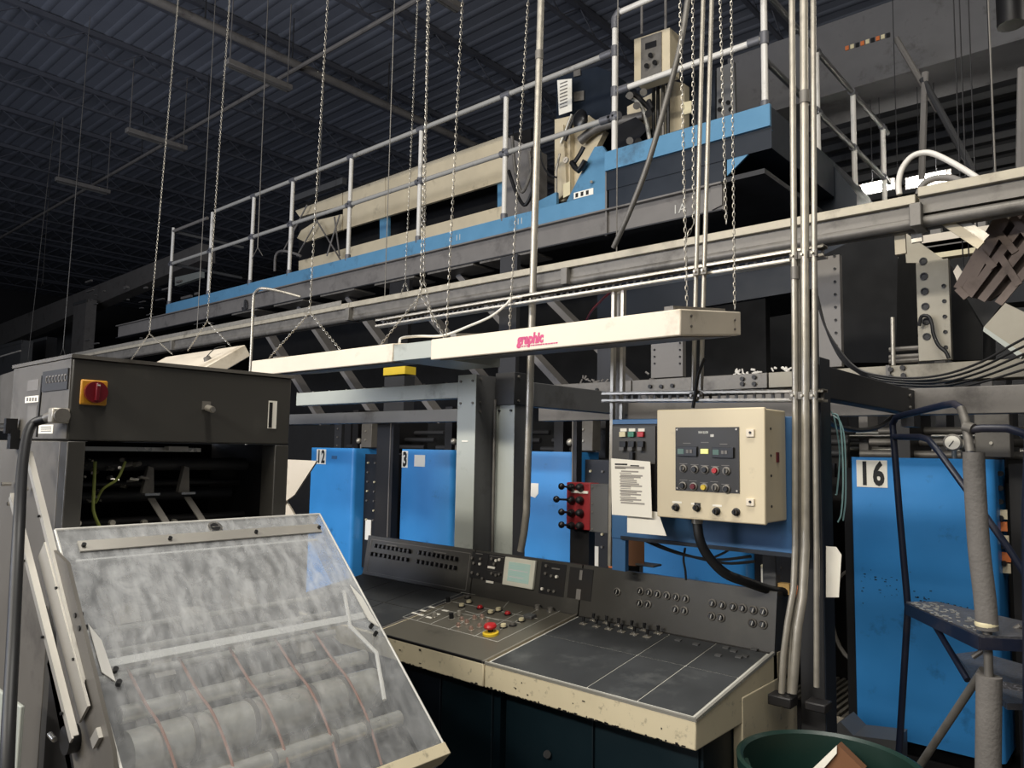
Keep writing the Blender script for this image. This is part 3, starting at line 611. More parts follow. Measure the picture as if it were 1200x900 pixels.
for k in range(7): pplate(xs0+w_*.2, xs1-w_*(.2+.12*((k*3) % 4)/3), va0+h_*(.24+k*.08), va0+h_*(.25+k*.08), .0148, .0152).build('screen_text', screenln if k % 3 == 1 else mat('screen_tint%d' % k, (110,150,150), .3, emit=(140,180,170), es=.38), bz)
for a in ((602,692),(607,693)): X_, v_ = dpx(*a, .008); knob(c2, *a, galv, .006, .012, 'small_button')

# ------------------------------------------------------------------ grey steel frame
def boxt(name, a, b, mt, label, cat, bevel=.003, group=None): return MB().box(a, b).build(name, mt, label=label, cat=cat, bevel=bevel, group=group)
# left column: square hollow with bolts and side slot
ca = at(537,445,Y=2.5); cb = at(558,445,Y=2.5)
t = thing('steel_column', 'pale grey square steel column, left one of the pair behind the screen', 'column', ((ca.x+cb.x)/2, 2.6, 0))
zt = at(537,440,Y=2.5).z
MB().box((ca.x, 2.5, 0), (cb.x, 2.503, zt)).build('lit_front_face', greybeam, t)  # pale skin paints the lit side, the dark body the shaded one
MB().box((ca.x, 2.503, 0), (cb.x-.001, 2.72, zt-.001)).build('column_body', greydark, t)
for z in (zt-.03, 1.84): 
    for x in (ca.x+.02, cb.x-.02): MB().cyl((x,2.5,z),(x,2.494,z),.006,8).build('bolt', galvd, t)
for y in (2.53, 2.70):
    for z in (zt-.02, zt-.13, 1.8): MB().cyl((cb.x,y,z),(cb.x+.007,y,z),.006,8).build('bolt', galvd, t)
MB().box((ca.x+.035,2.498,at(545,517,Y=2.5).z-.003),(ca.x+.075,2.5,at(545,517,Y=2.5).z+.003)).build('tape_mark', paper, t)
MB().box((cb.x,2.70,1.2),(cb.x+.012,2.72,1.78)).build('side_flange', blackm, t)
ca2 = at(582,475,Y=2.62); cb2 = at(603,475,Y=2.62)
t = thing('steel_column', 'grey steel column with a dark top, right one of the pair behind the screen', 'column', ((ca2.x+cb2.x)/2, 2.7, 0))
zt2 = at(590,437,Y=2.62).z; zd = at(590,475,Y=2.62).z
MB().box((ca2.x, 2.62, 0), (cb2.x, 2.623, zd)).build('lit_front_face', greybeam, t)  # lit front and shaded flank again split into two greys
MB().box((ca2.x, 2.623, 0), (cb2.x-.001, 2.71, zd)).build('column_body', greydark, t)
MB().box((ca2.x-.004, 2.612, zd), (cb2.x+.004, 2.72, zt2)).build('joint_box', steeldark, t, bevel=.003)
for x in (ca2.x+.02, cb2.x-.02): MB().cyl((x,2.62,zd-.025),(x,2.613,zd-.025),.006,8).build('bolt', blackm, t)
for z in (zt2-.02, zd+.02): MB().cyl((cb2.x+.004,2.64,z),(cb2.x+.011,2.64,z),.006,8).build('bolt', galvd, t)
MB().cyl((cb.x+.03, 2.60, .9), (cb.x+.03, 2.60, 1.86), .006, 8).build('slot_pin', galvd, t)
# beams
p0, p1 = at(343,461,Y=2.47), at(536,452,Y=2.5); zb = 1.935
t = boxt('steel_beam', (ca.x-.0, 2.5, 1.865), (-3.9, 2.56, zb+.005), greybeam, 'pale grey steel beam running left from the pale column pair', 'beam')
for k in range(9): MB().cyl((ca.x-.1-k*.16,2.52,zb+.005),(ca.x-.1-k*.16,2.52,zb+.011),.006,8).build('bolt_head', galvd, t)
boxt('steel_beam', (-6.6, 3.34, 1.80), (ca.x-.5, 3.42, 1.88), greydark, 'darker second steel beam lower behind the left pale beam', 'beam')
boxt('steel_beam', (cb2.x-.03, 2.722, 1.83), (cb2.x+.03, 3.54, 1.945), greydark, 'short dark beam running back from the right pale column', 'beam')
zl = at(1130,453,Y=3.55).z; zl0 = at(1130,485,Y=3.55).z
t = boxt('steel_beam', (-2.9, 3.55, zl0), (.6, 3.63, zl), greymid, 'long grey beam crossing above the blue numbered covers', 'beam')
t = thing('steel_column', 'dark steel column standing between the conduits and the 16 cover', 'column', (-.78, 2.44, 0))
MB().box((-.893, 2.385, 0), (-.819, 2.475, 1.93)).build('column_body', steeldark, t, bevel=.003); MB().box((-.8189,2.385,0),(-.816,2.475,1.93)).build('edge_face', navy, t)
MB().box((-.85,2.383,.55),(-.835,2.385,.575)).build('sticker', greyink, t); 
t = thing('steel_beam', 'dark steel beam running back from the dark column', 'beam', (-.81, 3.0, 1.81))
MB().box((-.88, 2.36, 1.805), (-.82, 3.55, 1.91)).build('beam_body', steeldark, t, bevel=.004)
MB().box((-.85, 3.44, 1.75), (-.80, 3.549, 1.82)).build('end_gusset', steeldark, t)
for z in (1.83, 1.88): MB().cyl((-.82,3.46,z),(-.813,3.46,z),.008,8).build('bolt', galvd, t)
# dark interior columns in the press line
for i, (xl, xr, Y, ytop, lab) in enumerate(((443,462,3.6,480,'black column between covers 12 and 3'),(672,676,4.0,490,'thin dark post right of the cover behind the conduit'))):
    a = at(xl,ytop,Y=Y); b = at(xr,ytop,Y=Y); t = thing('dark_column', lab, 'column', ((a.x+b.x)/2, Y, 0))
    MB().box((a.x,Y,0),(b.x,Y+.06,1.88)).build('column_body', blackm, t); MB().box((b.x-.035,Y-.004,0),(b.x-.028,Y,1.88)).build('edge_line', greyink, t)
a = at(451,433,Y=3.6); b = at(474,440,Y=3.6); t = thing('yellow_cap_post', 'dark post with a yellow cap above the left pale beam', 'post', (a.x, 3.6, 1.88))
MB().box((a.x,3.6,1.88),(b.x,3.7,b.z)).build('post_body', steeldark, t); MB().box((a.x-.01,3.595,b.z+.012),(b.x+.01,3.70,a.z+.012)).build('yellow_cap', yellow, t)

# ------------------------------------------------------------------ conduits and struts
def conduit(pts, r, label, group=None, mt=galv, clamps=(), name='conduit', smooth=0):
    t = thing(name, label, 'pipe', pts[-1] if pts[-1].z < pts[0].z else pts[0], group)
    MB().tube(pts, r, 14, smooth).build('pipe_run', mt, t)
    for c in clamps: 
        i = V(c); MB().cyl(i-V((0,0,.02)), i+V((0,0,.02)), r+.003, 14).build('coupling', galvd, t)
    return t
def toroof(a, b, Y):   # straight riser through pixels a (low) and b (high), continued to the deck
    p, q = at(*a, Y=Y), at(*b, Y=Y); return [p+(q-p)*((8.95-p.z)/(q.z-p.z)), p]
cg = 'vertical conduits beside the console'
Yc = 2.3
r1 = toroof((932,470),(928,0),Yc); conduit(r1+[at(932,640,Y=Yc), at(930,690,Y=Yc-.01), at(923,730,Y=Yc-.03), at(918,770,Y=Yc-.03), at(916,812,Y=Yc-.03)], .0095, 'galvanised conduit, leftmost of the close set right of the cream control box', cg, clamps=[at(931.5,320,Y=Yc)])
r1 = toroof((944,470),(942,0),Yc); conduit(r1+[at(944,640,Y=Yc), at(941,700,Y=Yc-.01), at(935,735,Y=Yc-.03), at(932,775,Y=Yc-.03), at(929,812,Y=Yc-.03)], .0125, 'thickest galvanised conduit, middle of the close set right of the control box', cg, clamps=[at(943,114,Y=Yc)])
r1 = toroof((955,470),(953,0),Yc); c3rd = conduit(r1+[at(957,640,Y=Yc), at(957,750,Y=Yc), at(957,805,Y=Yc)], .0085, 'straight thin conduit, rightmost of the close set beside the dark column', cg)
r1 = [at(936,300,Y=Yc+.02), at(938,640,Y=Yc+.02), at(937,690,Y=Yc+.01), at(927,740,Y=Yc-.015), at(924,812,Y=Yc-.015)]; conduit(r1, .005, 'thinnest pipe squeezed behind the two left conduits', cg)
MB().box((-.938,2.24,.885),(-.868,2.30,.915)).build('conduit_gutter', blackm, label='dark rough gutter box at the conduit feet beside the console', cat='box', bevel=.004)
MB().box((-.84,2.27,.885),(-.78,2.33,.91)).build('foot', blackm, c3rd, bevel=.004)
r1 = toroof((812,472),(824,0),2.36); conduit(r1, .0078, 'left one of the twin thin conduits passing behind the lettered light box', 'twin thin conduits')
r1 = toroof((821,472),(834,0),2.36); conduit(r1, .0078, 'right one of the twin thin conduits passing behind the lettered light box', 'twin thin conduits')
r1 = toroof((617,600),(634,0),2.46); conduit(r1+[at(614,625,Y=2.46), at(610,646,Y=2.46)], .0155, 'single thick conduit coming down behind the console screen', clamps=[at(632,65,Y=2.46)])
t = thing('slotted_post', 'galvanised channel post left of the black push button box', 'post', at(722,650,Y=2.4))
for x_ in (716, 727): a = at(x_+4,340,Y=2.40); b = at(x_-.5,663,Y=2.40); MB().bar(a, b, .012, .02, (0,1,0)).build('post_rail', galv, t)
a = at(724,340,Y=2.43); b = at(720,663,Y=2.43); MB().bar(a, b, .04, .004, (0,1,0)).build('post_web', galvd, t)
def strut(pa, pb, Y, h, label, slots=60):
    a, b = at(*pa, Y=Y), at(*pb, Y=Y); t = thing('slotted_channel', label, 'rail', (a+b)/2)
    z0 = (a.z+b.z)/2
    d = b-a
    MB().bar(a, b, .004, h, (0,0,1)).build('rail_web', greydark, t) if slots == 0 else None
    mb = MB(); n = slots; 
    mb.bar(a+V((0,0,h*.40)), b+V((0,0,h*.40)), .004, h*.22, (0,0,1)); mb.bar(a-V((0,0,h*.40)), b-V((0,0,h*.40)), .004, h*.22, (0,0,1))
    for k in range(n): c = a+d*((k+.5)/n); mb.bar(c-d*(.16/n), c+d*(.16/n), .004, h*.62, (0,0,1))
    mb.build('slotted_web', galvd, t)
    for s_, nm in ((1,'upper_lip'),(-1,'lower_lip')):
        MB().bar(a+V((0,-.02,s_*h/2)), b+V((0,-.02,s_*h/2)), .042, .003, (0,0,1)).build(nm, galv, t); MB().bar(a+V((0,-.04,s_*(h/2-.004))), b+V((0,-.04,s_*(h/2-.004))), .002, .010, (0,0,1)).build(nm, galv, t)
    return t
s1 = strut((447,380),(970,296),2.40,.038,'long slotted channel crossing behind the light boxes',70)
s2 = strut((712,466),(970,464),2.38,.036,'short slotted channel above the cream control box',26)
for t_, ys in ((s1,(300,)),(s2,(464,))):
    for x_, r_ in ((932,.013),(943,.016),(955,.012),(815,.011),(824,.011)):
        yy = ys[0] if t_ is s2 else 300+ (943-x_)*.155; c = at(x_+ (0 if x_ > 900 else (3.0 if t_ is s1 else -1)), yy, Y=2.31 if x_ > 900 else 2.355)
        MB().obox(c+V((0,-.012,0)), (r_,0,0), (0,.006,0), (0,0,.012)).build('clamp', galvd, t_, bevel=.002); MB().cyl(c+V((0,-.016,0)), c+V((0,-.03,0)), .004, 8).build('clamp_bolt', galv, t_)
c = at(880,297,Y=2.36); 
MB().tube([at(806,0,Y=3.5)+V((0,0,.0)), at(798,50,Y=3.5), at(783,110,Y=3.52), at(760,190,Y=3.55), at(738,248,Y=3.6), at(719,290,Y=3.66)], .016, 10, 6).build('flexible_conduit', galvd, label='flexible grey conduit slanting down from upper centre to the trunking', cat='pipe')
# white cable over the light boxes and a bent tube
MB().tube([at(468,402,Y=2.0), at(471,396,Y=2.05), at(490,394,Y=2.15), at(520,393,Y=2.2), at(550,382,Y=2.25), at(575,371,Y=2.3), at(592,358,Y=2.33), at(600,350,Y=2.35), at(612,348,Y=2.37)], .0055, 8, 6).build('white_cable', whitepipe, label='white cable looping over the seam of the two light boxes', cat='cable')
MB().tube([V((at(290,470,Y=2.9).x,2.9,0)), at(293,440,Y=2.9), at(295,400,Y=2.9), at(297,352,Y=2.9), at(300,342,Y=2.9), at(308,338,Y=2.9), at(330,342,Y=3.0), at(352,348,Y=3.1)], .011, 10, 5).build('bent_tube', galv, label='pale bent tube hooking over left of the cream light box', cat='pipe')
MB().tube([at(680,400,Y=2.9), at(690,370,Y=2.7), at(705,352,Y=2.5), at(716,342,Y=2.42)], .005, 6, 5).build('red_cable', reddk, label='thin dull red cable slanting behind the lettered light box', cat='cable')
MB().tube([at(826,420,Y=2.33), at(818,440,Y=2.33), at(815,462,Y=2.33), at(812,478,Y=2.33)], .006, 6, 4).build('black_cable', rubber, label='short black cable hanging on the twin thin conduits', cat='cable')

# ------------------------------------------------------------------ backboard, control box, push button box, papers
bb_ = thing('backboard', 'dull blue mounting board behind the cream control box', 'board', (-1.2, 2.3, 1.3))
z0 = 1.312
MB().box((-1.545, 2.32, z0), (-.868, 2.335, 1.742)).build('board_face', bluedk, bb_, bevel=.003)
a = at(718,605,Y=2.32); b = at(733,665,Y=2.32); MB().box((a.x,2.318,1.20),(b.x,2.34,z0)).build('board_leg', bluedk, bb_)
MB().box((-1.5,2.31,z0),(-.868,2.335,z0+.012)).build('bottom_fold', navy, bb_)
# cream control cabinet
t = thing('control_cabinet', 'cream control cabinet with an inset black instrument plate', 'cabinet', (-1.075, 2.2, 1.42))
BX0, BX1, BZ0, BZ1 = -1.257, -.897, 1.418, 1.762
MB().box((BX0+.006, 2.165, BZ0+.004), (BX1-.004, 2.318, BZ1-.003)).build('cabinet_body', cream, t, bevel=.004)
dr = MB().box((BX0, 2.148, BZ0), (BX1, 2.163, BZ1)).build('cabinet_door', cream, t, bevel=.004)
def cb(px, py): p = at(px, py, Y=2.148); return p.x, p.z
def cq(a, b, name, mt, par, th=.003, y0=2.148, bevel=0):
    xa0, za0 = cb(*a); xb0, zb0 = cb(*b); return MB().box((xa0, y0-th, za0), (xb0, y0, zb0)).build(name, mt, par, bevel=bevel)
xa0, za0 = cb(792,501); xb0, zb0 = cb(867,583)
ip = MB().box((xa0, 2.145, zb0+.012), (xb0, 2.148, za0)).build('instrument_plate', panelblk, t)
for x, z in ((xa0+.007,za0-.007),(xb0-.007,za0-.007),(xa0+.007,zb0+.019),(xb0-.007,zb0+.019)): MB().cyl((x,2.145,z),(x,2.142,z),.003,8).build('corner_screw', galv, ip)
text('MAN ILLON', .010, (cb(819,508)[0], 2.1447, cb(819,508)[1]), (1,0,0), (0,0,1), line, ip, sx=.62, bold=.0004)
MB().box((cb(833,509)[0],2.1443,cb(833,512)[1]),(cb(837,509)[0],2.145,cb(833,509)[1])).build('small_emblem', galv, ip)
for (a, b, nm, mt_) in (((795,523),(818,535),'meter',blackp),((822,526),(831,532),'counter_window',ledy),((836,524),(861,537),'meter',blackp)):
    o = cq(a, b, nm, mt_, t, .007 if nm == 'meter' else .005, 2.145, .001)
    if nm == 'meter':
        for k in range(2): cq((a[0]+11+k*4,a[1]+4),(a[0]+14+k*4,a[1]+8),'meter_key',greyink,o,.002,2.138)
        cq((a[0]+1,a[1]+3),(a[0]+8,a[1]+9),'meter_window',lcd,o,.001,2.138)
for (x, y) in ((801,519),(822,518),(844,520),(797,543),(810,544),(822,545),(834,546),(846,545),(797,562),(808,563),(821,565),(833,564),(846,567)): cq((x,y),(x+9,y+1),'small_print',greyink,t,.0006,2.145)
def cknob(px, py, mt_, r, h, nm, par, y0=2.145, ring=None):
    x, z = cb(px, py); o = MB().cyl((x,y0,z),(x,y0-h,z),r,14,r*.85).build(nm, mt_, par)
    if ring: MB().lathe([(r*1.45,0),(r*1.4,.004),(r*1.0,.005)], (x,y0,z), 14, (0,-1,0)).build('bezel', ring, o)
    if nm == 'selector': MB().box((x-.002,y0-h-.003,z-r*.9),(x+.002,y0-h,z+r*.9)).build('grip', blackp, o)
for (x, y, m_, nm) in ((801.5,549,galvd,'selector'),(815,550,blackp,'push_button'),(827,550.5,blackp,'push_button'),(839,551.5,red,'push_button'),(852,552,galvd,'selector'),
                       (801,569,blackp,'push_button'),(813.5,570,reddk,'push_button'),(826,571,yellow,'push_button'),(839,571.5,galvd,'selector'),(852,573,blackp,'push_button')):
    cknob(x, y, m_, .009, .012, nm, t, ring=galvd)
for (x, y) in ((792.5,594.5),(817,595),(840,599),(863,600)): cknob(x, y, blackp, .0085, .018, 'selector', t, 2.148, ring=blackm)
cq((814,589),(821,593),'label_strip',blackp,t,.002); 
for (x, y) in ((788,587),(810,589),(835,591)): cq((x,y),(x+11,y+3),'label_strip',paper,t,.0008)
for (x, y) in ((786,603),(808,606),(834,607),(856,609)): cq((x,y),(x+14,y+1.2),'small_print',greyink,t,.0006)
for (x, y) in ((880,507),(880,588)):
    o = cq((x-5,y-4),(x+4.5,y+5),'door_lock',white,t,.006,2.148,.001); xx, zz = cb(x, y); MB().cyl((xx,2.142,zz),(xx,2.140,zz),.004,10).build('lock_slot', blackp, o)
for (y, z) in ((2.2,1.70),(2.2,1.62),(2.2,1.56),(2.2,1.47)): MB().cyl((BX1-.004,y,z),(BX1-.002,y,z),.004,8).build('hole_plug', blackm, t)
MB().box((BX1-.004,2.24,1.60),(BX1-.001,2.258,1.63)).build('rust_patch', reddk, t)
c = at(817,613,Y=2.2); MB().cyl((c.x,2.2,BZ0+.005),(c.x,2.2,BZ0-.016),.018,14).build('gland', galv, t)
MB().tube([V((c.x,2.2,BZ0-.01)), at(820,632,Y=2.2), at(830,652,Y=2.22), at(850,672,Y=2.26), at(875,682,Y=2.33), at(905,692,Y=2.44), at(930,694,Y=2.50)], .0155, 12, 6).build('flexible_hose', rubber, label='thick black hose curving from under the cream control cabinet', cat='cable')
for k, pts in enumerate((((745,628),(770,640),(800,650),(840,656),(880,652)), ((750,626),(775,640),(810,652),(850,660),(885,658)), ((835,654),(848,648),(858,643),(870,645)), ((803,642),(801,655),(803,668),(804,680)))):
    MB().tube(pxy(pts, 2.341), .004+.001*(k < 2), 6, 5).build('thin_cable', rubber, label=('upper sagging black cable under the blue board','lower sagging black cable under the blue board','short black cable curving up under the blue board','thin black cable hanging straight below the blue board')[k], cat='cable')
# black box with three lamps
a = at(716,497,Y=2.2); b = at(768,537,Y=2.2)
t = thing('push_button_box', 'black box with white, green and red square buttons', 'switch box', ((a.x+b.x)/2, 2.25, 1.5))
zb0 = at(740,601,Y=2.2).z
MB().box((a.x, 2.205, zb0), (b.x+.01, 2.318, a.z)).build('box_body', blackm, t, bevel=.004); MB().box((a.x+.005,2.2,b.z-.02),(b.x+.0,2.205,a.z-.008)).build('face_plate', chargreen, t, bevel=.001)
for x, m_ in ((729,ivory),(739,green),(750,red)):
    p = at(x-3.5,502,Y=2.19); q2 = at(x+4,505.5,Y=2.19); MB().box((p.x,2.197,q2.z),(q2.x,2.2,p.z)).build('label_strip', paper, t)
    p = at(x-3.5,506,Y=2.19); q2 = at(x+3.5,512,Y=2.19); MB().box((p.x,2.19,q2.z),(q2.x,2.2,p.z)).build('square_button', m_, t, bevel=.001)
    p = at(x-3,517,Y=2.19); q2 = at(x+4,524,Y=2.19); o = MB().box((p.x,2.188,q2.z),(q2.x,2.2,p.z)).build('rocker', blackp, t, bevel=.001); MB().box((p.x+.003,2.182,q2.z-.012),(q2.x-.003,2.2,q2.z)).build('rocker_tip', greydark, o)
p = at(738,530,Y=2.19); MB().box((p.x,2.185,p.z-.03),(p.x+.014,2.2,p.z)).build('clip', blackp, t)
def sheet(px4, Y, name, label, mt_=paper, lines=0, seed=1):
    t = thing(name, label, 'paper' if mt_ is paper else 'card', at(*px4[3], Y=Y)); slabY(px4, Y, .0012).build('sheet', mt_, t)
    if lines:
        r_ = random.Random(seed); a, b_, c_, d_ = pxy(px4, Y-.0006); w = b_-a; h = d_-a; mb = MB()
        mb2 = MB().box((a+w*.10+h*.085), (a+w*.42+h*.10)+V((0,.0006,0))); mb2.box((a+w*.50+h*.09), (a+w*.72+h*.10)+V((0,.0006,0))); mb2.build('heading_print', ink, t)
        mb.box((a+w*.1+h*.13),(a+w*.85+h*.138)+V((0,.0004,0))).box((a+w*.1+h*.16),(a+w*.38+h*.168)+V((0,.0004,0))).box((a+w*.26+h*.2),(a+w*.7+h*.208)+V((0,.0004,0)))
        for k in range(lines):
            v = .24+k*.030; x0 = .22+.02*(k % 2); x1 = x0+r_.uniform(.25,.62)
            mb.box((a+w*x0+h*v), (a+w*x1+h*(v+.0035))+V((0,.0004,0)))
        mb.build('text_print', textgrey, t)
    return t
sheet(((735,596),(771,600),(781,628),(735,624)), 2.195, 'paper_sheet', 'smaller paper tucked behind the long instruction sheet')
sheet(((716,537),(762,541),(764,607),(717,603)), 2.18, 'instruction_sheet', 'white instruction sheet with printed lines under the black button box', lines=18)
sheet(((728,630),(755,632),(755,664),(728,662)), 2.48, 'cardboard_piece', 'brown cardboard piece standing under the blue board', cardboard)
MB().box((at(744,663,Y=2.47).x,2.47,1.2),(at(766,663,Y=2.47).x,2.53,at(744,660,Y=2.47).z)).build('small_box', greydark, label='small grey box on the console rim under the blue board', cat='box', bevel=.003)
MB().box((at(911,680,Y=2.47).x,2.47,1.17),(at(925,685,Y=2.47).x,2.50,at(911,683,Y=2.47).z)).build('wood_block', wood, label='small pale wood block at the right end of the console rim', cat='block', bevel=.002)
MB().box((at(893,640,Y=2.46).x,2.46,1.18),(at(909,640,Y=2.46).x,2.50,at(900,641,Y=2.46).z)).build('grey_module', greydark, label='grey module in the dark gap right of the console rim', cat='box', bevel=.003)
# hanging tag + teal air lines at the dark column
sheet(((968,640),(980,641),(986,650),(983,700),(968,700)), 2.36, 'hanging_tag', 'blank tag hanging on the dark steel column', paper)
for k, pts in enumerate((((975,485),(982,488),(986,510),(988,560),(986,600),(982,612)), ((976,487),(985,495),(990,520),(991,580),(988,610)), ((974,482),(978,492),(984,530),(981,575),(979,580)), ((972,560),(973,600),(974,630),(975,640)))):
    MB().tube(pxy(pts, 2.5+.02*k), .0026, 6, 5).build('air_line', tealtube, label=('left pale teal air line looping beside the dark column','outermost pale teal air line beside the dark column','shortest pale teal air line beside the dark column','pale air line going down to the blank tag')[k], cat='hose')
# red valve block with black ball levers
Yv = 3.0
a = at(664,565,Y=Yv); b = at(691,622,Y=Yv)
t = thing('valve_block', 'red block with four rows of black ball levers', 'valve', ((a.x+b.x)/2, Yv, b.z))
MB().box((a.x,Yv,b.z),(b.x,Yv+.08,a.z)).build('block_body', redblk, t, bevel=.004)
for k, (x0_, y) in enumerate(((658,570),(652,585),(658,600),(658,615))):
    o = MB().cyl(at(x0_,y,Y=Yv-.10), at(672,y+1,Y=Yv), .005, 8).build('lever_rod', blackm, t); MB().ball(at(x0_,y,Y=Yv-.10), .0165, 14).build('ball_grip', blackp, o)
    for x in (671, 681): c = at(x,y+1,Y=Yv); MB().lathe([(.017,0),(.02,.012),(.014,.03),(0,.034)], c, 14, (0,-1,0)).build('valve_knob', blackp if x == 671 else blackm, t)
MB().box((a.x+.03,Yv-.004,at(680,578,Y=Yv).z),(b.x-.01,Yv,at(680,575,Y=Yv).z)).build('worn_label', paper, t)
a = at(691,567,Y=Yv+.01); b = at(713,625,Y=Yv+.01); o = MB().box((a.x,Yv+.005,b.z),(b.x,Yv+.12,a.z)).build('bracket_plate', greydark, t, bevel=.002)
for y in (571,590,600,620): MB().cyl(at(694,y,Y=Yv+.006), at(694,y,Y=Yv), .004, 8).build('plate_screw', galvd, o)
MB().box((at(668,640,Y=Yv+.03).x,Yv+.03,0),(at(690,640,Y=Yv+.03).x,Yv+.08,b.z+.01)).build('mount_post', blackm, t)

# ------------------------------------------------------------------ press units with blue covers
PY = 4.2
def press(label, x0, x1, number=None, plate_x=None, panel=True, boxz=True, top=True, dk=0):
    t = thing('press_unit', label, 'machine', ((x0+x1)/2, PY+.5, 0), 'blue covered press units in a line')
    zc = 1.62; z0 = .225; r = .035; pts = []
    pts = [(x0,PY+.05),(x0,PY+.004),(x0+.004,PY),(x1-r,PY)]+[(x1-r+r*math.sin(k*math.pi/8), PY+r-r*math.cos(k*math.pi/8)) for k in range(1,5)]+[(x1,PY+.30),(x1-.012,PY+.30),(x1-.012,PY+.05)]
    MB().prism([(x,y,z0) for x,y in pts], (0,0,zc-z0)).build('side_cover', blue, t)
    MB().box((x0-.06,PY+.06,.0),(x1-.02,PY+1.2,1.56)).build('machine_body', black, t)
    MB().box((x0-.05,PY+.02,0),(x1+.34,PY+.5,.15)).build('plinth', blackm, t)
    if number:
        w = .048*len(number)*1.0; 
        np_ = MB().box((plate_x,PY-.003,1.465),(plate_x+.075*len(number),PY,1.605)).build('number_plate', paper, t)
        for k, ch in enumerate(number): text(ch, .165, (plate_x+.012+.068*k,PY-.004,1.48), (1,0,0),(0,0,1), ink, np_, name='digit', sx=.68, bold=.006)
    if panel:
        xp = x1+.01
        cp = MB().box((xp,PY+.12,.55),(xp+.32,PY+.5,1.57)).build('control_panel', blackm, t)
        for i in range(7):
            for j in range(3):
                if (i*3+j*5) % 7 == 1: continue
                c = V((xp+.05+j*.1,PY+.12,1.49-i*.085)); MB().cyl(c, c+V((0,-.012,0)), .009, 8).build('small_knob', galvd if (i+j) % 3 else ivory, cp)
        c = V((xp+.24,PY+.12,.86)); MB().lathe([(.035,0),(.035,.008),(.02,.012),(.02,.03),(0,.03)], c, 16, (0,-1,0)).build('round_button', orange, cp)
        MB().box((xp+.04,PY+.115,.80),(xp+.12,PY+.12,.98)).build('white_label', paper, cp)
    if boxz:
        xb_ = x1-.1
        o = MB().box((xb_,PY+.15,1.63),(xb_+.15,PY+.25,1.85)).build('junction_box', chargray, t, bevel=.004); 
        for z in (1.70,1.78): MB().cyl((xb_+.07,PY+.15,z),(xb_+.07,PY+.14,z),.008,8).build('box_knob', galv, o)
        MB().cyl((xb_-.06,PY+.2,1.56),(xb_-.06,PY+.2,1.68),.012,8).build('stem', galvd, t); MB().ball((xb_-.06,PY+.17,1.69),.028,10).build('cap', galv, t)
    if top:
        for k in range(3): MB().cyl((x0-.1+k*.02,PY+.5+k*.12,1.64+k*.07),(x1+.4,PY+.5+k*.12,1.64+k*.07),.022,10).build('cross_shaft', steeldark if dk else galvd, t)
        for x in (x0+.1, x1-.1): MB().box((x,PY+.4,1.56),(x+.09,PY+.9,2.0)).build('side_frame', blackm, t)
        MB().box((x0-.1,PY+.35,1.5),(x1+.4,PY+.39,1.58)).build('upper_guard', blackm, t)
    return t
u12 = press('blue covered press unit marked 12, farthest left', -6.25, -5.58, '12', at(371,540,Y=PY).x, dk=1)
u3 = press('blue covered press unit marked 3 with a small paper note', -4.92, -4.31, '3', -4.915, dk=1)
a = at(486,533,Y=PY); b = at(498,547,Y=PY); MB().box((a.x,PY-.003,b.z),(b.x,PY,a.z)).build('paper_note', paper, u3)
a = at(389,534,Y=PY); b = at(395,538,Y=PY); MB().box((a.x,PY-.003,b.z),(b.x,PY,a.z)).build('dark_badge', bluedk, u12)
u5 = press('blue covered press unit right behind the pale columns, no number seen', -3.70, -3.11, dk=1)
a = at(622,566,Y=PY); b = at(631,582,Y=PY); MB().prism([(a.x,PY-.003,a.z),(b.x,PY-.003,a.z),(b.x,PY-.003,b.z+.02),(b.x-.03,PY-.003,b.z-.01),(a.x,PY-.003,b.z)],(0,.003,0)).build('paper_scrap', paper, u5)
u7 = press('blue covered press unit glimpsed below the blue backboard', -2.56, -1.885, dk=1)
u16 = press('blue covered press unit marked 16 behind the mobile steps', -1.284, -.64, '16', -1.258, panel=False)
mb = MB(); r_ = random.Random(11)
for k in range(70):
    if k < 30: x = -1.26+abs(r_.gauss(0,.10)); z = .97+r_.gauss(0,.045)
    else: x = r_.uniform(-1.0,-.70); z = .93-(x+1.0)*.12+r_.gauss(0,.006)
    w_ = r_.uniform(.002,.012); mb.box((x,PY-.0012,z),(x+w_,PY+.001,z+r_.uniform(.002,.006)))
mb.build('paint_chips', navy, u16, kind='stuff')
c = V((at(951,658,Y=PY).x, 0, 0)); c = at(1117,520,Y=PY+.05); c.z = 1.70
pg = thing('pressure_gauge', 'round white pressure gauge on top of the 16 cover', 'gauge', (c.x, c.y, 1.62))
MB().cyl((c.x,c.y+.02,1.6),(c.x,c.y+.02,1.66),.012,10).build('stem', galv, pg); MB().lathe([(.038,.02),(.042,0),(.042,-.02),(.036,-.022),(.036,-.018),(0,-.018)], c, 24, (0,1,0)).build('gauge_case', galvd, pg); MB().cyl(c+V((0,-.018,0)), c+V((0,-.019,0)), .034, 24).build('dial_face', paper, pg); MB().bar(c+V((-.015,-.021,-.02)), c+V((.006,-.021,.008)), .004, .001, (0,1,0)).build('needle', ink, pg)
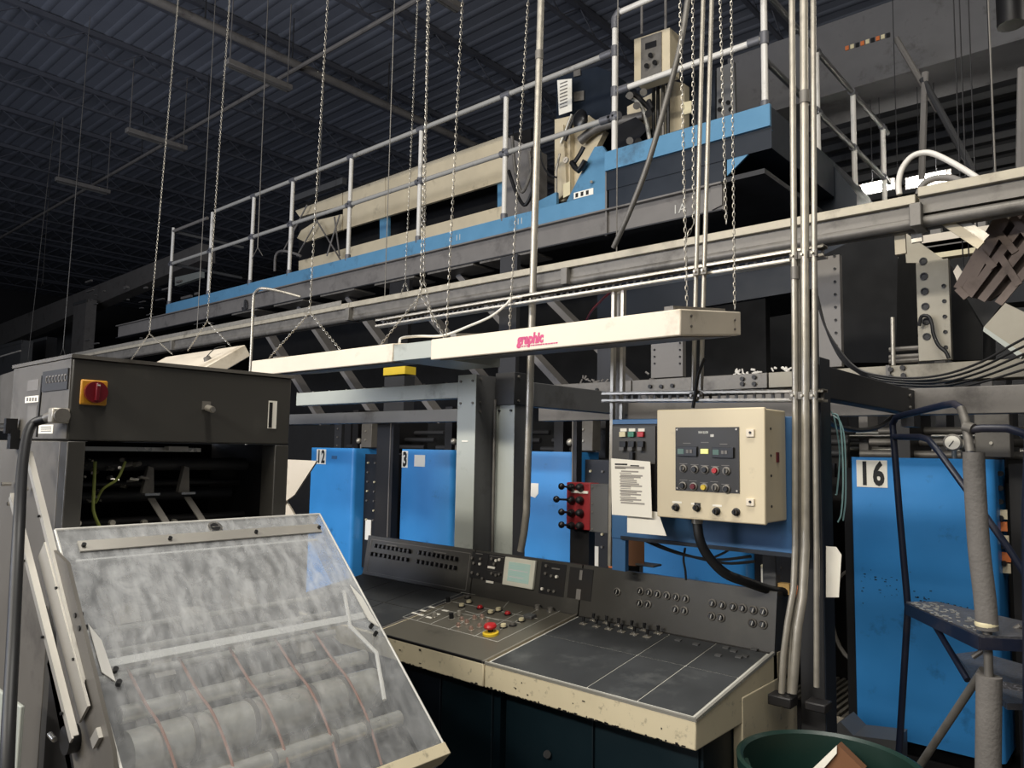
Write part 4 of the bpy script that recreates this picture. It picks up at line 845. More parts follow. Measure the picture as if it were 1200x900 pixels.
# 16 unit surroundings: white bars, wheel, grating
t = thing('web_rollers', 'bright steel bars behind the top of the 16 cover', 'rollers', at(1000,500,Y=5.7))
for k, y in enumerate((508,511,520,526)): a = at(975,y,Y=5.7); b = at(1095,y-.5,Y=5.7); MB().cyl((-1.9,5.7+.05*k,a.z),(-.2,5.7+.05*k,a.z),.018 if k % 2 else .012,10).build('bar', steel, t)
for x in (-1.7, -1.2, -.85): MB().box((x,5.75,0),(x+.06,6.0,2.2)).build('bar_support', greymid if x == -1.7 else blackm, t)
t = thing('hand_wheel', 'part of a pale round hoop between the column and the 16 cover', 'wheel', at(994,725,Y=4.6))
c = at(1004,722,Y=4.6); MB().tube([c+V((.14*math.cos(a_*math.pi/12),0,.26*math.sin(a_*math.pi/12))) for a_ in range(24)], .012, 8, 0, True).build('rim', galvd, t)
MB().box((c.x-.01,4.6,0),(c.x+.01,4.63,c.z+.2)).build('wheel_post', blackm, t)
gr = thing('floor_grating', 'ribbed metal walkway plate on the ground left of the 16 cover', 'grating', (-1.6,5.3,.1))
MB().box((-2.0,4.6,.02),(-1.36,6.2,.12)).build('grating_base', blackm, gr)
mb = MB()
for k in range(16): x = -1.98+k*.04; mb.box((x,4.6,.12),(x+.018,6.2,.135))
mb.build('grating_ribs', galv, gr); MB().box((-2.0,4.58,.1),(-1.36,4.6,.14)).build('edge_bar', white, gr)
MB().prism([at(978,850,Y=3.9),at(985,846,Y=3.9),at(1000,862,Y=3.9),at(1050,868,Y=3.9),at(1050,900,Y=3.9),at(980,900,Y=3.9)],(0,.2,0)).build('base_block', greydark, label='grey bent metal base below the 16 cover', cat='metal base')
# control strip at right of 16, orange
a = at(1148,600,Y=PY+.1)
t = thing('unit_side_panel', 'dark side panel with small orange and grey controls at the right edge', 'panel', (-.5, PY+.2, 0))
MB().box((-.60,PY+.13,.16),(-.2,PY+.5,1.60)).build('panel_body', blackm, t)
for k, (x, y) in enumerate(((1172,602),(1172,616),(1174,632),(1176,652),(1176,665))): a = at(x,y,Y=PY+.125); MB().box((a.x-.03,PY+.12,a.z-.025),(a.x+.03,PY+.13,a.z+.02)).build('switch_plate', orange if k in (1,3) else cream, t); 
for k, (x, y) in enumerate(((1173,555),(1173,572),(1173,588),(1173,607),(1175,640),(1177,660))): a = at(x,y,Y=PY+.12); MB().cyl(a, a+V((0,-.02,0)), .013, 10).build('switch_knob', blackp, t)
# dark machinery bulk behind the press line
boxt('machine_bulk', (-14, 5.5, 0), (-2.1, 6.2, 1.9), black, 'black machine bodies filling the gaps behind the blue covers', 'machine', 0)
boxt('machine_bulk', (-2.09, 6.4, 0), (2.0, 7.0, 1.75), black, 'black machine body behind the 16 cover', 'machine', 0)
# press frames between units (dim vertical panels above the covers)
r_ = random.Random(9)
for k, x in enumerate((-7.6,-6.9,-5.2,-4.0,-2.9,-2.0)):
    t = thing('frame_panel', ('faint frame panel left of cover 12','second faint frame panel left of cover 12','dim frame panel between covers 12 and 3','dim frame panel above the pale columns','dim frame panel behind the red valve block','dim frame panel behind the push button box')[k], 'panel', (x, 4.9, 0))
    MB().box((x,5.42,0),(x+.14,5.47,2.05)).build('panel_body', steeldark if k != 4 else greymid, t); MB().box((x+.2,5.42,0),(x+.32,5.47,1.95)).build('panel_body', blackm, t)
    for j in range(4): MB().cyl((x+.07,5.42,1.95-j*.1),(x+.07,5.408,1.95-j*.1),.01,8).build('panel_bolt', galvd, t)

# ------------------------------------------------------------------ mobile steps
t = thing('mobile_steps', 'dark blue tubular mobile steps with foam wrapped posts', 'ladder', (-.45, 2.6, 0))
LY = 2.75
bot = at(1064,712,Y=LY); b2 = at(1055,858,Y=LY); dd = (b2-bot); foot = bot+dd*(bot.z/(bot.z-b2.z))
MB().tube([foot, bot, at(1054,600,Y=LY), at(1047,510,Y=LY), at(1046,497,Y=LY), at(1050,489,Y=LY-.02), at(1060,486,Y=LY-.05), at(1105,475,Y=LY-.25), at(1118,473,Y=LY-.30), at(1126,478,Y=LY-.33), at(1131,492,Y=LY-.35), at(1137,530,Y=LY-.38), at(1139,560,Y=LY-.39)], .0105, 12).build('hand_rail', ladderblue, t)
MB().tube([at(1126,478,Y=LY-.335), at(1131,492,Y=LY-.352), at(1137,530,Y=LY-.38)], .0118, 12).build('bare_rail', galvd, t)
MB().tube([at(1048,512,Y=LY-.01), at(1078,512,Y=LY-.1), at(1088,515,Y=LY-.14), at(1100,529,Y=LY-.16), at(1150,598,Y=LY-.2), at(1180,640,Y=LY-.2), at(1206,680,Y=LY-.2)], .010, 12).build('mid_rail', ladderblue, t)
MB().tube([at(1134,504,Y=LY-.37), at(1150,502,Y=LY-.36), at(1180,502,Y=LY-.35), at(1200,508,Y=LY-.34), at(1222,530,Y=LY-.33)], .011, 12).build('side_rail', ladderblue, t)
MB().cyl(at(1131,500,Y=LY-.36), at(1141,503,Y=LY-.37), .016, 12).build('clamp', galvd, t)
wy = 2.36
MB().tube([at(1141,530,Y=wy), at(1142,560,Y=wy), at(1147,640,Y=wy), at(1154,700,Y=wy), at(1157,738,Y=wy)], .0265, 18, 3).build('foam_wrap', foam, t)
MB().lathe([(.0268,0),(.028,.006),(.0268,.012)], at(1156,734,Y=wy), 18).build('tape_band', ivory, t)
p1_, p2_ = at(1157,738,Y=wy), at(1159,800,Y=wy); 
MB().cyl(p1_, p2_, .011, 12).build('post_tube', galvd, t)
p3_ = at(1158,905,Y=wy); q3 = p2_+(p3_-p2_)*(p2_.z/(p2_.z-p3_.z)); MB().cyl(at(1159,792,Y=wy), q3, .030, 18).build('foam_wrap', foam, t)
zt = at(1100,706,Y=LY).z
def hpoly(lst, z, th): return MB().prism([at(x,y,Z=z) for x,y in lst], (0,0,-th))
hpoly([(1062,705),(1098,705),(1240,737),(1240,748),(1148,744)], zt, .022).build('platform', tread, t)
a, b, c, d_ = at(1062,706,Z=zt), at(1148,745,Z=zt), at(1240,749,Z=zt), at(1098,706,Z=zt)
MB().bar(a-V((0,0,.02)), b-V((0,0,.02)), .006, .035, (0,0,1)).build('platform_edge', ladderblue, t); MB().bar(b-V((0,0,.02)), c-V((0,0,.02)), .006, .03, (0,0,1)).build('platform_edge', ladderblue, t)
zt2_ = at(1140,768,Z=zt-.18).z
hpoly([(1120,766),(1145,763),(1240,790),(1240,810),(1140,792)], zt2_, .02).build('step_tread', tread, t)
hpoly([(1150,800),(1230,805),(1240,826),(1180,824)], zt2_-.12, .02).build('step_tread', tread, t)
MB().tube([at(1089,722,Y=2.62), at(1134,797,Y=2.45)], .009, 10).build('brace', ladderblue, t); MB().tube([at(1076,900,Y=2.6), at(1152,785,Y=2.4)], .011, 10).build('brace', galvd, t)
MB().tube([at(1139,742,Y=2.38), at(1158,765,Y=2.38)], .008, 8).build('brace', ladderblue, t); MB().tube([at(1140,770,Y=2.5), at(1196,733,Y=2.5)], .007, 8).build('brace', galvd, t)
for k in range(40):
    pass
mb = MB(); r_ = random.Random(4)
for k in range(70):
    f1, f2 = r_.random(), r_.random(); c = a+(d_-a)*f1*.95+((b-a)*(1-f1)+(c*1-a)*f1*.0)*f2*.9 if False else a+(d_-a)*f1*.9+(b-a)*f2*.92*(1-.3*f1); s_ = .005
    ang = .6 if k % 2 else -.6; mb.bar(c+V((-s_*math.cos(ang),-s_*math.sin(ang),.001)), c+V((s_*math.cos(ang),s_*math.sin(ang),.001)), .003, .002)
mb.build('tread_lugs', steel, t, kind='stuff')
# second rail of the steps at right
MB().tube([at(1206,508,Y=2.3), at(1203,600,Y=2.32), at(1204,720,Y=2.35), at(1205,900,Y=2.35)], .011, 10).build('rear_post', ladderblue, t)

# ------------------------------------------------------------------ waste bin
t = thing('waste_bin', 'dark green round waste bin at the lower right of the console', 'bin', (-.70, 2.06, 0))
bc = V((-.705, 2.075, 0)); zr = .83; R = .222
MB().lathe([(R*.84,0),(R*.98,zr-.03),(R+.008,zr-.03),(R+.010,zr),(R,zr+.004),(R-.008,zr-.004),(R*.95,zr-.05),(R*.82,.02),(0,.02)], bc, 48).build('bin_body', greencan, t)
for s_ in (.6, 3.7): c = bc+V((math.cos(s_)*(R-.02), math.sin(s_)*(R-.02), zr-.03)); MB().obox(c, (-.05*math.sin(s_),.05*math.cos(s_),0), (.006*math.cos(s_),.006*math.sin(s_),0), (0,0,.008)).build('handle', greencan, t, bevel=.002)
t = thing('cardboard_scrap', 'brown and white folded cardboard lying in the green bin', 'cardboard', bc+V((.0,.0,.70)))
cz = at(982,893,Z=.80); MB().prism([cz+V((-.06,-.03,-.03)), cz+V((0,.0,.045)), cz+V((.06,.02,-.01)), cz+V((.02,-.01,-.09))], (-.01,.06,-.01)).build('flap', cardboard, t)
MB().prism([cz+V((-.062,-.033,-.03)), cz+V((0,-.003,.045)), cz+V((.0,-.005,.025)), cz+V((-.045,-.033,-.04))], (0,-.004,0)).build('white_edge', paper, t)
MB().lathe([(0,.0),(R*.84,.0),(R*.8,.04),(0,.06)], bc+V((0,0,.58)), 24).build('rubbish', blackp, label='dark rubbish filling the green bin', cat='rubbish', kind='stuff')

# ------------------------------------------------------------------ long overhead trunking
TY = 3.8
t = thing('overhead_trunking', 'very long pale steel trunking crossing the whole picture below the catwalk', 'beam', (-5, TY, 2.8))
zt3 = 2.88
for (xa, xb) in ((-14,-5.2),(-5.19,-.85),(-.84,1.5)):
    dz = .0 if xa > -5.15 else -.03
    MB().box((xa,TY,zt3-.045+dz),(xb,TY+.16,zt3+dz)).build('trunking_lid', lidsteel, t, bevel=.003)
    MB().box((xa,TY+.03,zt3-.12+dz),(xb,TY+.13,zt3-.046+dz)).build('trunking_web', galvd, t)
MB().cyl((-14,TY+.05,zt3-.155),(1.5,TY+.05,zt3-.155),.028,14).build('lower_conduit', galvd, t); MB().cyl((-14,TY+.11,zt3-.16),(1.5,TY+.11,zt3-.16),.022,12).build('lower_conduit', galvd, t)
MB().bar((-14,TY-.002,zt3-.02),(-5.3,TY-.002,zt3-.02),.004,.04).build('joint_plate', galv, t)
for x in (-8.5,-5.2,-2.9,-.85):
    MB().obox((x,TY+.06,zt3-.13),(.025,0,0),(0,.075,0),(0,0,.055)).build('hanger_clamp', galvd, t, bevel=.004)
    MB().cyl((x+.3,TY+.145,zt3),(x+.3,TY+.145,8.95),.004,6).build('drop_rod', galvd, t)

# ------------------------------------------------------------------ catwalk
WY = 5.5
cw = thing('catwalk', 'long high catwalk with a light blue edge plate and grey beam', 'walkway', (-8, WY+.5, 3.5))
xe = at(712,225,Y=WY).x; xL = at(195,360,Y=WY).x
MB().box((xL,WY-.004,3.79),(xe,WY+.02,3.965)).build('edge_plate', bluelt, cw)
MB().box((xL,WY+.02,3.80),(-2.28,WY+1.3,3.84)).build('deck', steeldark, cw)
gb = MB().box((xL-2,WY+.02,3.575),(-2.62,WY+.04,3.785)).build('side_beam', greymid, cw); 
MB().box((xL-2,WY-.03,3.785),(-2.62,WY+.12,3.80)).build('beam_flange', greymid, cw); MB().box((xL-2,WY-.02,3.565),(-2.62,WY+.1,3.577)).build('beam_flange', steeldark, cw)
for k in range(6):
    x = at((612,545,478,410,352,300)[k],300,Y=WY).x; o = MB().box((x-.55,WY-.03,3.535),(x+.15,WY+.3,3.555)).build('bracket', galvd, cw)
    MB().bar((x-.3,WY+.25,3.54),(x+1.5,WY+.25,1.92),.06,.14,(0,1,0)).build('diagonal_brace', greymid, cw)
MB().box((xe-.02,WY-.01,3.56),(xe+.0,WY+.02,4.2)).build('joint_post', greymid, cw)
text('11', .09, (at(725,247,Y=WY).x-1.2,WY-.006,3.86), (1,0,0),(0,0,1), line, cw, name='chalk_mark')
text('1A', .11, (at(787,243,Y=WY).x,WY+.015,3.63), (1,0,0),(0,0,1), line, cw, name='chalk_mark')
text('11', .09, (at(534,280,Y=WY).x,WY-.006,3.85), (1,0,0),(0,0,1), line, cw, name='chalk_mark')
a = at(673,230,Y=WY); MB().box((a.x,WY-.008,a.z-.03),(a.x+.22,WY-.004,a.z+.03)).build('white_sign', paper, cw)
a0 = a; 
for k in range(3): MB().box((a.x+.02+k*.06,WY-.01,a.z-.02),(a.x+.05+k*.06,WY-.008,a.z+.02)).build('sign_print', ink, cw)
# raised platform
pf = thing('raised_platform', 'raised light blue platform at the right end of the catwalk', 'platform', (-3, WY+.5, 3.95))
xr = at(902,130,Y=WY-.05).x
MB().box((xe,WY-.05,4.14),(xr,WY-.02,4.315)).build('edge_plate', bluelt, pf)
MB().box((xe,WY-.02,3.97),(xr,WY+1.4,4.3)).build('platform_body', navy, pf)
MB().box((xe+.02,WY-.01,3.80),(xr-.4,WY,4.14)).build('skirt', navy, pf)
MB().prism([at(852,160,Y=WY-.015), at(905,152,Y=WY-.015), at(852,206,Y=WY-.015)], (0,.02,0)).build('gusset', bluelt, pf)
MB().prism([at(832,208,Y=WY), at(846,206,Y=WY), at(846,240,Y=WY), at(834,246,Y=WY)], (0,.05,0)).build('beam_end', greymid, pf)
# big dark enclosure under/behind the platform
en = thing('dark_enclosure', 'big dark blue-black machine enclosure hanging under the raised platform', 'machine', (-2.5, 6.2, 2.6))
MB().prism([at(700,240,Y=6.95), at(905,150,Y=6.95), at(962,176,Y=6.95), at(1004,228,Y=6.95), at(1004,330,Y=6.95), at(700,380,Y=6.95)], (0,1.0,0)).build('enclosure_body', navy, en)
MB().prism([at(962,300,Y=5.7), at(1044,260,Y=5.7), at(1052,300,Y=5.7), at(1050,425,Y=5.7), at(962,425,Y=5.7)], (0,.6,0)).build('enclosure_body', black, en)
MB().box((-12.5,7.0,0),(-2.9,7.1,3.78)).build('dark_backdrop', black, en)  # black sheet added as the dark void below the catwalk
# railing
rl = thing('catwalk_railing', 'white tube railing along the front of the catwalk', 'railing', (-7, WY, 3.9))
def fit(c, ax, L=.06, r=.036): return MB().cyl(V(c)-V(ax)*L, V(c)+V(ax)*L, r, 12).build('fitting', fitting, rl)
rr = .026
posts = [at(x,y,Y=WY+.03).x for x,y in ((720,150),(592,180),(492,220),(410,240),(341,270),(295,290),(246,310),(201,310))]
px6 = at(246,310,Y=WY).x; ZT = 5.28; ZM = 4.66; ZB = 3.95
for i, x in enumerate(posts):
    top_ = 5.58 if i == 0 else ZT
    zb_ = ZB
    MB().cyl((x,WY+.03,zb_),(x,WY+.03,top_),rr,14).build('post', whitepipe, rl)
    fit((x,WY+.03,zb_+.03),(0,0,1),.04)
    if i and x > px6-.01: fit((x,WY+.03,ZT),(1,0,0)); 
    fit((x,WY+.03,ZM),(1,0,0)); fit((x,WY+.03,ZM),(0,0,1),.04)
xt = at(250,259,Y=WY).x
x0_ = posts[0]
MB().cyl((xt,WY+.03,ZT),(x0_,WY+.03,ZT),rr,14).build('top_rail', railgrey, rl); MB().cyl((posts[-1],WY+.03,ZM),(x0_,WY+.03,ZM),rr,14).build('middle_rail', railgrey, rl)
xg = at(240,272,Y=WY).x; MB().cyl((posts[-1],WY+.03,ZT-.06),(xg,WY+.03,ZT-.06),rr,12).build('top_rail', greymid, rl)
for z in (ZT-.06, ZM): MB().cyl((posts[-1],WY+.03,z),(posts[-1],WY+1.3,z),rr,12).build('end_rail', greydark, rl)
fit((x0_,WY+.03,ZT),(0,0,1),.05); fit((x0_-.09,WY+.03,ZT),(1,0,0),.06); fit((x0_-.09,WY+.03,ZM),(1,0,0),.06); fit((x0_,WY+.03,5.58-.03),(0,0,1),.05)
rl2 = thing('platform_railing', 'taller white tube railing around the raised platform', 'railing', (-3, WY, 4.3)); rlx = rl; rl = rl2
zp = at(722,20,Y=WY+.03).z; ZP2 = at(896,45,Y=WY+.03).z
xe2 = at(896,80,Y=WY+.03).x
MB().tube([(x0_,WY+.03,5.5),(x0_,WY+.03,5.60),(x0_+.05,WY+.03,5.64),(xe2,WY+.03,5.64)], rr, 14).build('top_rail', whitepipe, rl2)
fit((x0_+.03,WY+.03,5.63),(1,0,1),.035,.034)
MB().cyl((x0_+.04,WY+.03,ZP2),(xe2,WY+.03,ZP2),rr,14).build('middle_rail', whitepipe, rl2); fit((x0_+.09,WY+.03,ZP2),(1,0,0),.06); fit((x0_,WY+.03,ZP2),(0,0,1),.045)
fit((xe2,WY+.03,ZP2),(0,0,1),.05); fit((xe2-.08,WY+.03,ZP2),(1,0,0),.05)
ys = [WY+.03, 6.7, 7.75, 8.8]
for i, y in enumerate(ys):
    MB().cyl((xe2,y,4.3 if i == 0 else 4.1),(xe2,y,5.62 if i == 0 else 5.3),rr,14).build('post', whitepipe, rl2)
    if i: fit((xe2,y,5.3),(0,1,0),.05); fit((xe2,y,4.72),(0,1,0),.05)
fit((xe2,WY+.03,4.33),(0,0,1),.05)
MB().cyl((xe2,ys[0],5.3),(xe2,ys[-1]+.2,5.3),rr,12).build('side_rail', greydark, rl2); MB().cyl((xe2,ys[0],4.72),(xe2,ys[-1]+.2,4.72),rr,12).build('side_rail', greydark, rl2)
MB().box((xe2-.3,WY+1.2,4.05),(xe2+.05,9.3,4.12)).build('side_deck', steeldark, rl2)

# ------------------------------------------------------------------ machines on the upper level
UY = 6.4
ug = thing('cream_guard_boards', 'long cream guard boards behind the catwalk railing', 'guard', (-7, UY, 3.9))
def ub(lst, name, mt_, Y=UY, d=.04, par=ug): return slabY(lst, Y, d).build(name, mt_, par)
def lineY(p, q, x): return p[1]+(q[1]-p[1])*(x-p[0])/(q[0]-p[0])
T1, T2 = (590,159), (438,213); B1, B2 = (590,212), (438,258); L1, L2 = (590,241), (438,282)
for (xa, xb) in ((590,452),(451.5,402)):
    ub([(xa,lineY(T1,T2,xa)),(xb,lineY(T1,T2,xb)),(xb,lineY(B1,B2,xb)),(xa,lineY(B1,B2,xa))], 'upper_board', cream)
ub([(401,lineY(T1,T2,401)),(346,247),(351,254),(401,241)], 'end_board', cream)
ub([(401,251),(372,258),(353,270),(348,279),(358,284),(401,lineY(B1,B2,401))], 'end_board', cream)
ub([(590,L1[1]),(438,L2[1]),(350,306),(350,318),(438,300),(590,262)], 'lower_board', cream)
ub([(583,214),(592,211),(592,245),(583,247)], 'blue_upright', bluelt, UY+.05); ub([(445,256),(455,253),(455,282),(445,285)], 'blue_upright', bluelt, UY+.05)
ub([(590,159),(622,172),(622,255),(590,262)], 'end_face', greymid, UY-.02, .3); ub([(350,240),(622,150),(622,262),(350,320)], 'dark_back', black, UY+.5)
MB().box((-13,UY+.0,3.845),(-4.3,UY+.5,3.95)).build('board_base', black, ug)
for (a, b) in (((330,298),(360,240)),((348,300),(372,258)),((383,300),(398,252)),((398,300),(392,254)),((372,260),(400,306)),((340,310),(345,262))): MB().cyl(at(*a,Y=UY-.1), at(*b,Y=UY-.1), .012, 6).build('thin_strut', greymid, ug)
MB().tube(pxy(((322,318),(323,300),(330,294),(345,297),(352,300)), UY-.2), .02, 8, 3).build('bent_rail', greymid, ug)
hf = thing('ceiling_bar', 'dim bar hung above the cream boards', 'bar', at(425,200,Y=8))
MB().box((at(425,200,Y=8).x-2.2,8,at(425,200,Y=8).z-.1),(at(425,200,Y=8).x-.6,8.1,at(425,200,Y=8).z+.02)).build('hung_bar', greydark, hf)
MB().cyl((at(425,200,Y=8).x-1.4,8.05,at(425,200,Y=8).z),(at(425,200,Y=8).x-1.4,8.05,8.95),.012,6).build('hung_rod', greydark, hf)
# cream unwind unit
um = thing('upper_machine', 'cream and blue machine with valves behind the catwalk railing', 'machine', (-4, UY, 3.9))
def us(lst, name, mt_, Y=6.1, d=.06, par=um): return slabY(lst, Y, d).build(name, mt_, par)
us([(652,90),(700,78),(716,84),(716,150),(690,165),(652,160)], 'dark_cabinet', navy, 6.3, .5)
us([(650,140),(668,136),(668,228),(650,232)], 'cream_upright', cream, 6.2, .1)
us([(650,150),(660,146),(664,225),(652,236)], 'cream_edge', cream, 6.15, .05)
us([(672,145),(690,135),(710,150),(690,190),(672,235),(655,236),(660,180)], 'cream_cheek', cream, 6.28, .08)
us([(653,94),(670,92),(670,130),(655,135)], 'notice_sheet', paper, 6.15, .004)
mbx = MB()
for k in range(8): p = at(656,99+k*4,Y=6.145); mbx.box((p.x,6.146,p.z),(p.x+.1,6.149,p.z+.012))
mbx.build('notice_print', greyink, um)
us([(672,108),(684,106),(684,117),(672,119)], 'small_notice', galvd, 6.28, .01)
us([(672,82),(680,80),(680,88),(672,90)], 'small_mark', galvd, 6.28, .01)
us([(664,236),(690,185),(697,172),(706,171),(712,180),(712,228),(708,226),(680,234)], 'blue_side_plate', bluelt, 5.9, .04)
us([(630,236),(652,225),(652,245),(630,250)], 'blue_side_plate', bluelt, 6.0, .04)
MB().cyl(at(693,213,Y=5.9), at(693,213,Y=5.86), .014, 10).build('plate_bolt', galv, um)
MB().tube(pxy(((662,165),(668,150),(674,136),(682,130)), 6.1), .02, 8, 3).build('valve_arm', blackm, um); MB().tube(pxy(((657,168),(664,150),(670,134)), 6.12), .014, 8, 3).build('valve_arm', steel, um)
MB().ball(at(680,141,Y=6.05), .09, 14, (1,.6,1.3)).build('black_cylinder', blackp, um)
MB().tube(pxy(((672,192),(680,180),(684,172)), 5.85), .022, 8, 2).build('valve_body', blackm, um); MB().tube(pxy(((670,190),(678,200),(686,188)), 5.84), .03, 8, 2).build('valve_body', blackp, um)
c = at(664,188,Y=5.8); MB().cyl(c, c+V((0,-.02,0)), .03, 18).build('gauge', white, um); MB().bar(c+V((-.01,-.022,-.01)), c+V((.01,-.022,.012)), .004, .002, (0,1,0)).build('needle', ink, um)
MB().tube(pxy(((652,228),(652,200),(656,180)), 6.05), .012, 8).build('riser_tube', galv, um)
us([(660,216),(668,212),(668,228),(660,232)], 'hinge_plate', ivory, 5.95, .02)
MB().tube(pxy(((680,165),(700,150),(730,142),(755,136)), 6.2), .05, 10, 4).build('grey_duct', galvd, um)
us([(717,150),(745,137),(760,150),(742,170),(720,178)], 'dark_motor', blackp, 6.1, .2)
# web of arms around 730
MB().tube(pxy(((735,112),(748,120),(756,135),(762,168)), 6.0), .02, 8, 3).build('pneumatic_arm', steel, um); MB().tube(pxy(((742,110),(752,118),(764,130),(760,118)), 6.0), .025, 8, 3).build('pneumatic_arm', blackm, um)
for a in ((738,112),(746,124),(754,108),(760,133),(738,165),(748,166),(758,168)): MB().cyl(at(*a,Y=5.98), at(*a,Y=5.9), .035, 10).build('air_fitting', galvd if a[0] % 4 else blackm, um)
us([(735,125),(790,95),(802,98),(802,150),(735,172)], 'cream_housing', cream, 6.35, .1)
for x in (766,771,777,783): MB().tube(pxy(((x,98),(x,160)), 6.2), .018, 8).build('drop_hose', rubber if x != 777 else galvd, um)
us([(800,120),(810,118),(810,132),(800,135)], 'socket_plate', ivory, 5.95, .02)
us([(840,80),(860,72),(862,140),(840,146)], 'bolted_plate', greydark, 6.2, .04); us([(800,90),(838,82),(838,146),(800,160)], 'rear_cover', navy, 6.5, .04)
for a in ((844,118),(853,120),(843,128),(856,128)): MB().cyl(at(*a,Y=6.2), at(*a,Y=6.18), .02, 8).build('hole_rim', blackp, um)
ub2 = thing('upper_control_box', 'beige control box hanging above the raised platform rail', 'control box', at(765,100,Y=5.85))
p, q = at(742,46,Y=5.85), at(785,98,Y=5.85)
slabY([(743,46),(785,32),(785,84),(743,98)], 5.85, .18).build('box_body', cream, ub2, bevel=.004)
slabY([(751,45),(775,37),(775,85),(751,93)], 5.838, .012).build('face_plate', galvd, ub2)
slabY([(756,51),(769,47),(769,54),(756,58)], 5.832, .006).build('display', blackp, ub2)
for a in ((762,64.5),(767,73),(757.5,77)): MB().cyl(at(*a,Y=5.838), at(*a,Y=5.80), .022, 12).build('button', blackp, ub2)
for x in (752, 780): MB().cyl(at(x,40,Y=5.95), at(x,40,Y=5.95)+V((0,0,3.2)), .012, 6).build('hanger', greymid, ub2)
# hoses loop at board end
for k, pts in enumerate((((600,160),(604,200),(612,225),(622,200),(620,178)), ((596,200),(606,228),(616,240),(626,215),(624,185)))):
    MB().tube(pxy(pts, 6.1-.05*k), .02, 8, 6).build('hose_loop', rubber if k else galvd, label=('grey','black')[k]+' hose loop at the right end of the cream boards', cat='hose')
MB().tube(pxy(((633,175),(637,195),(645,205),(652,208)), 6.0), .01, 6, 5).build('thin_hose', rubber, label='thin black hose left of the cream upper machine', cat='hose')

# ------------------------------------------------------------------ steelwork under the catwalk
def pole(name, xl, xr, Y, y0, y1, mt_, label, cat='column', dark=None):
    a, b = at(xl,(y0+y1)/2,Y=Y), at(xr,(y0+y1)/2,Y=Y); z1 = at((xl+xr)/2,y0,Y=Y).z; z0_ = 0 if y1 is None else at((xl+xr)/2,y1,Y=Y).z
    t = thing(name, label, cat, ((a.x+b.x)/2, Y, z0_)); MB().box((a.x,Y,z0_),(b.x,Y+.045,z1)).build('column_body', mt_, t); return t, a.x, b.x, z0_, z1
for (xl,xr,Y,y0,y1,m_,lab) in ((585,605,4.7,300,440,steeldark,'dark column under the catwalk right of the middle'),(455,478,5.0,330,440,blackm,'dark column under the catwalk left of the middle'),
        (700,722,4.9,390,450,blackm,'dark post behind the lettered light box')):
    pole('dark_column', xl, xr, Y, y0, y1, m_, lab)
def perf(xl, xr, y0, y1, Y, lab, holes, mt_=beamsteel):
    t, a, b, z0_, z1 = pole('drilled_column', xl, xr, Y, y0, y1, mt_, lab)
    for k, (px_, py_, r_) in enumerate(holes):
        c = at(px_, py_, Y=Y); o = MB().lathe([(r_,0),(r_*.98,.006),(r_*.7,.006),(r_*.6,.001),(0,.001)], c, 14, (0,-1,0)).build('bolt_rim', steeldark, t)
    return t
perf(1075,1113,305,422,4.6,'pale drilled steel column at right below the trunking', [(1082+k*.8,306+k*17.7,.021) for k in range(6)]+[(1106+k*.6,335+k*18,.011) for k in range(5)])
perf(959,985,300,430,4.6,'pale drilled column right behind the conduits', [(978+.3*k,300+k*15,.008) for k in range(8)], greymid)
perf(763,800,398,442,4.6,'pale drilled column behind the lettered light box', [(767+.1*k,402+k*8,.007) for k in range(4)]+[(797,402+k*8,.007) for k in range(4)], greymid)
for (a, b) in (((965,350),(975,345)),((785,424),(797,421))): p, q = at(*a,Y=4.595), at(*b,Y=4.595)
zb1 = at(1100,425,Y=4.6).z; zb2 = at(1100,446,Y=4.6).z
hb_ = thing('bolted_beam', 'pale bolted beam under the drilled columns', 'beam', (-1.5, 4.6, zb2))
for xa, xb in ((-4.4,-2.9),(-2.89,-1.9),(-1.89,-1.2),(-1.19,.9)): MB().box((xa,4.595,zb2),(xb,4.75,zb1-.002)).build('beam_length', galvd if xb < -1.2 else beamsteel, hb_, bevel=.003)
for x_, y_ in ((1044,433),(1058,431),(1044,442),(1059,440),(870,444),(884,442),(870,450),(884,450),(762,453),(775,453),(788,452),(690,459),(700,457)): c = at(x_,y_,Y=4.59); MB().cyl(c, c+V((0,-.012,0)), .014, 10).build('bolt_head', blackm, hb_)
a, b = at(1038,432,Y=4.585), at(1050,445,Y=4.585); MB().box((a.x,4.58,zb2),(b.x-.03,4.595,zb1)).build('splice_plate', greymid, hb_)
for y in (409,418,423): a = at(1040,y,Y=4.66); b = at(1075,y-1,Y=4.66); MB().cyl((a.x,4.7,a.z),(b.x,4.7,a.z),.014,8).build('short_shaft', galvd, hb_)
a, b = at(1046,372,Y=4.62), at(1047,428,Y=4.62); MB().cyl(b, a, .012, 10).build('pin_rod', galv, hb_)
# small clutter on the bolted beam
r_ = random.Random(21)
for k, (x0_, lab) in enumerate(((860,'small valves and wires on the bolted beam beside the conduits'),(905,'small white connectors on the bolted beam left of the conduits'),(755,'small dark parts on the beam behind the light box'),(680,'small bottle and parts on the beam left of the slotted post'))):
    mb = MB()
    for j in range(22):
        c = at(x0_+r_.uniform(0,30), 437-r_.random()*10+(943-x0_)*.06, Y=4.66); mb.cyl(c, c+V((r_.uniform(-.03,.03),0,r_.uniform(-.03,.03))), r_.uniform(.004,.008), 6)
    mb.build('machine_clutter', whitepipe if k in (0,1) else greymid, label=lab, cat='fittings', kind='stuff')

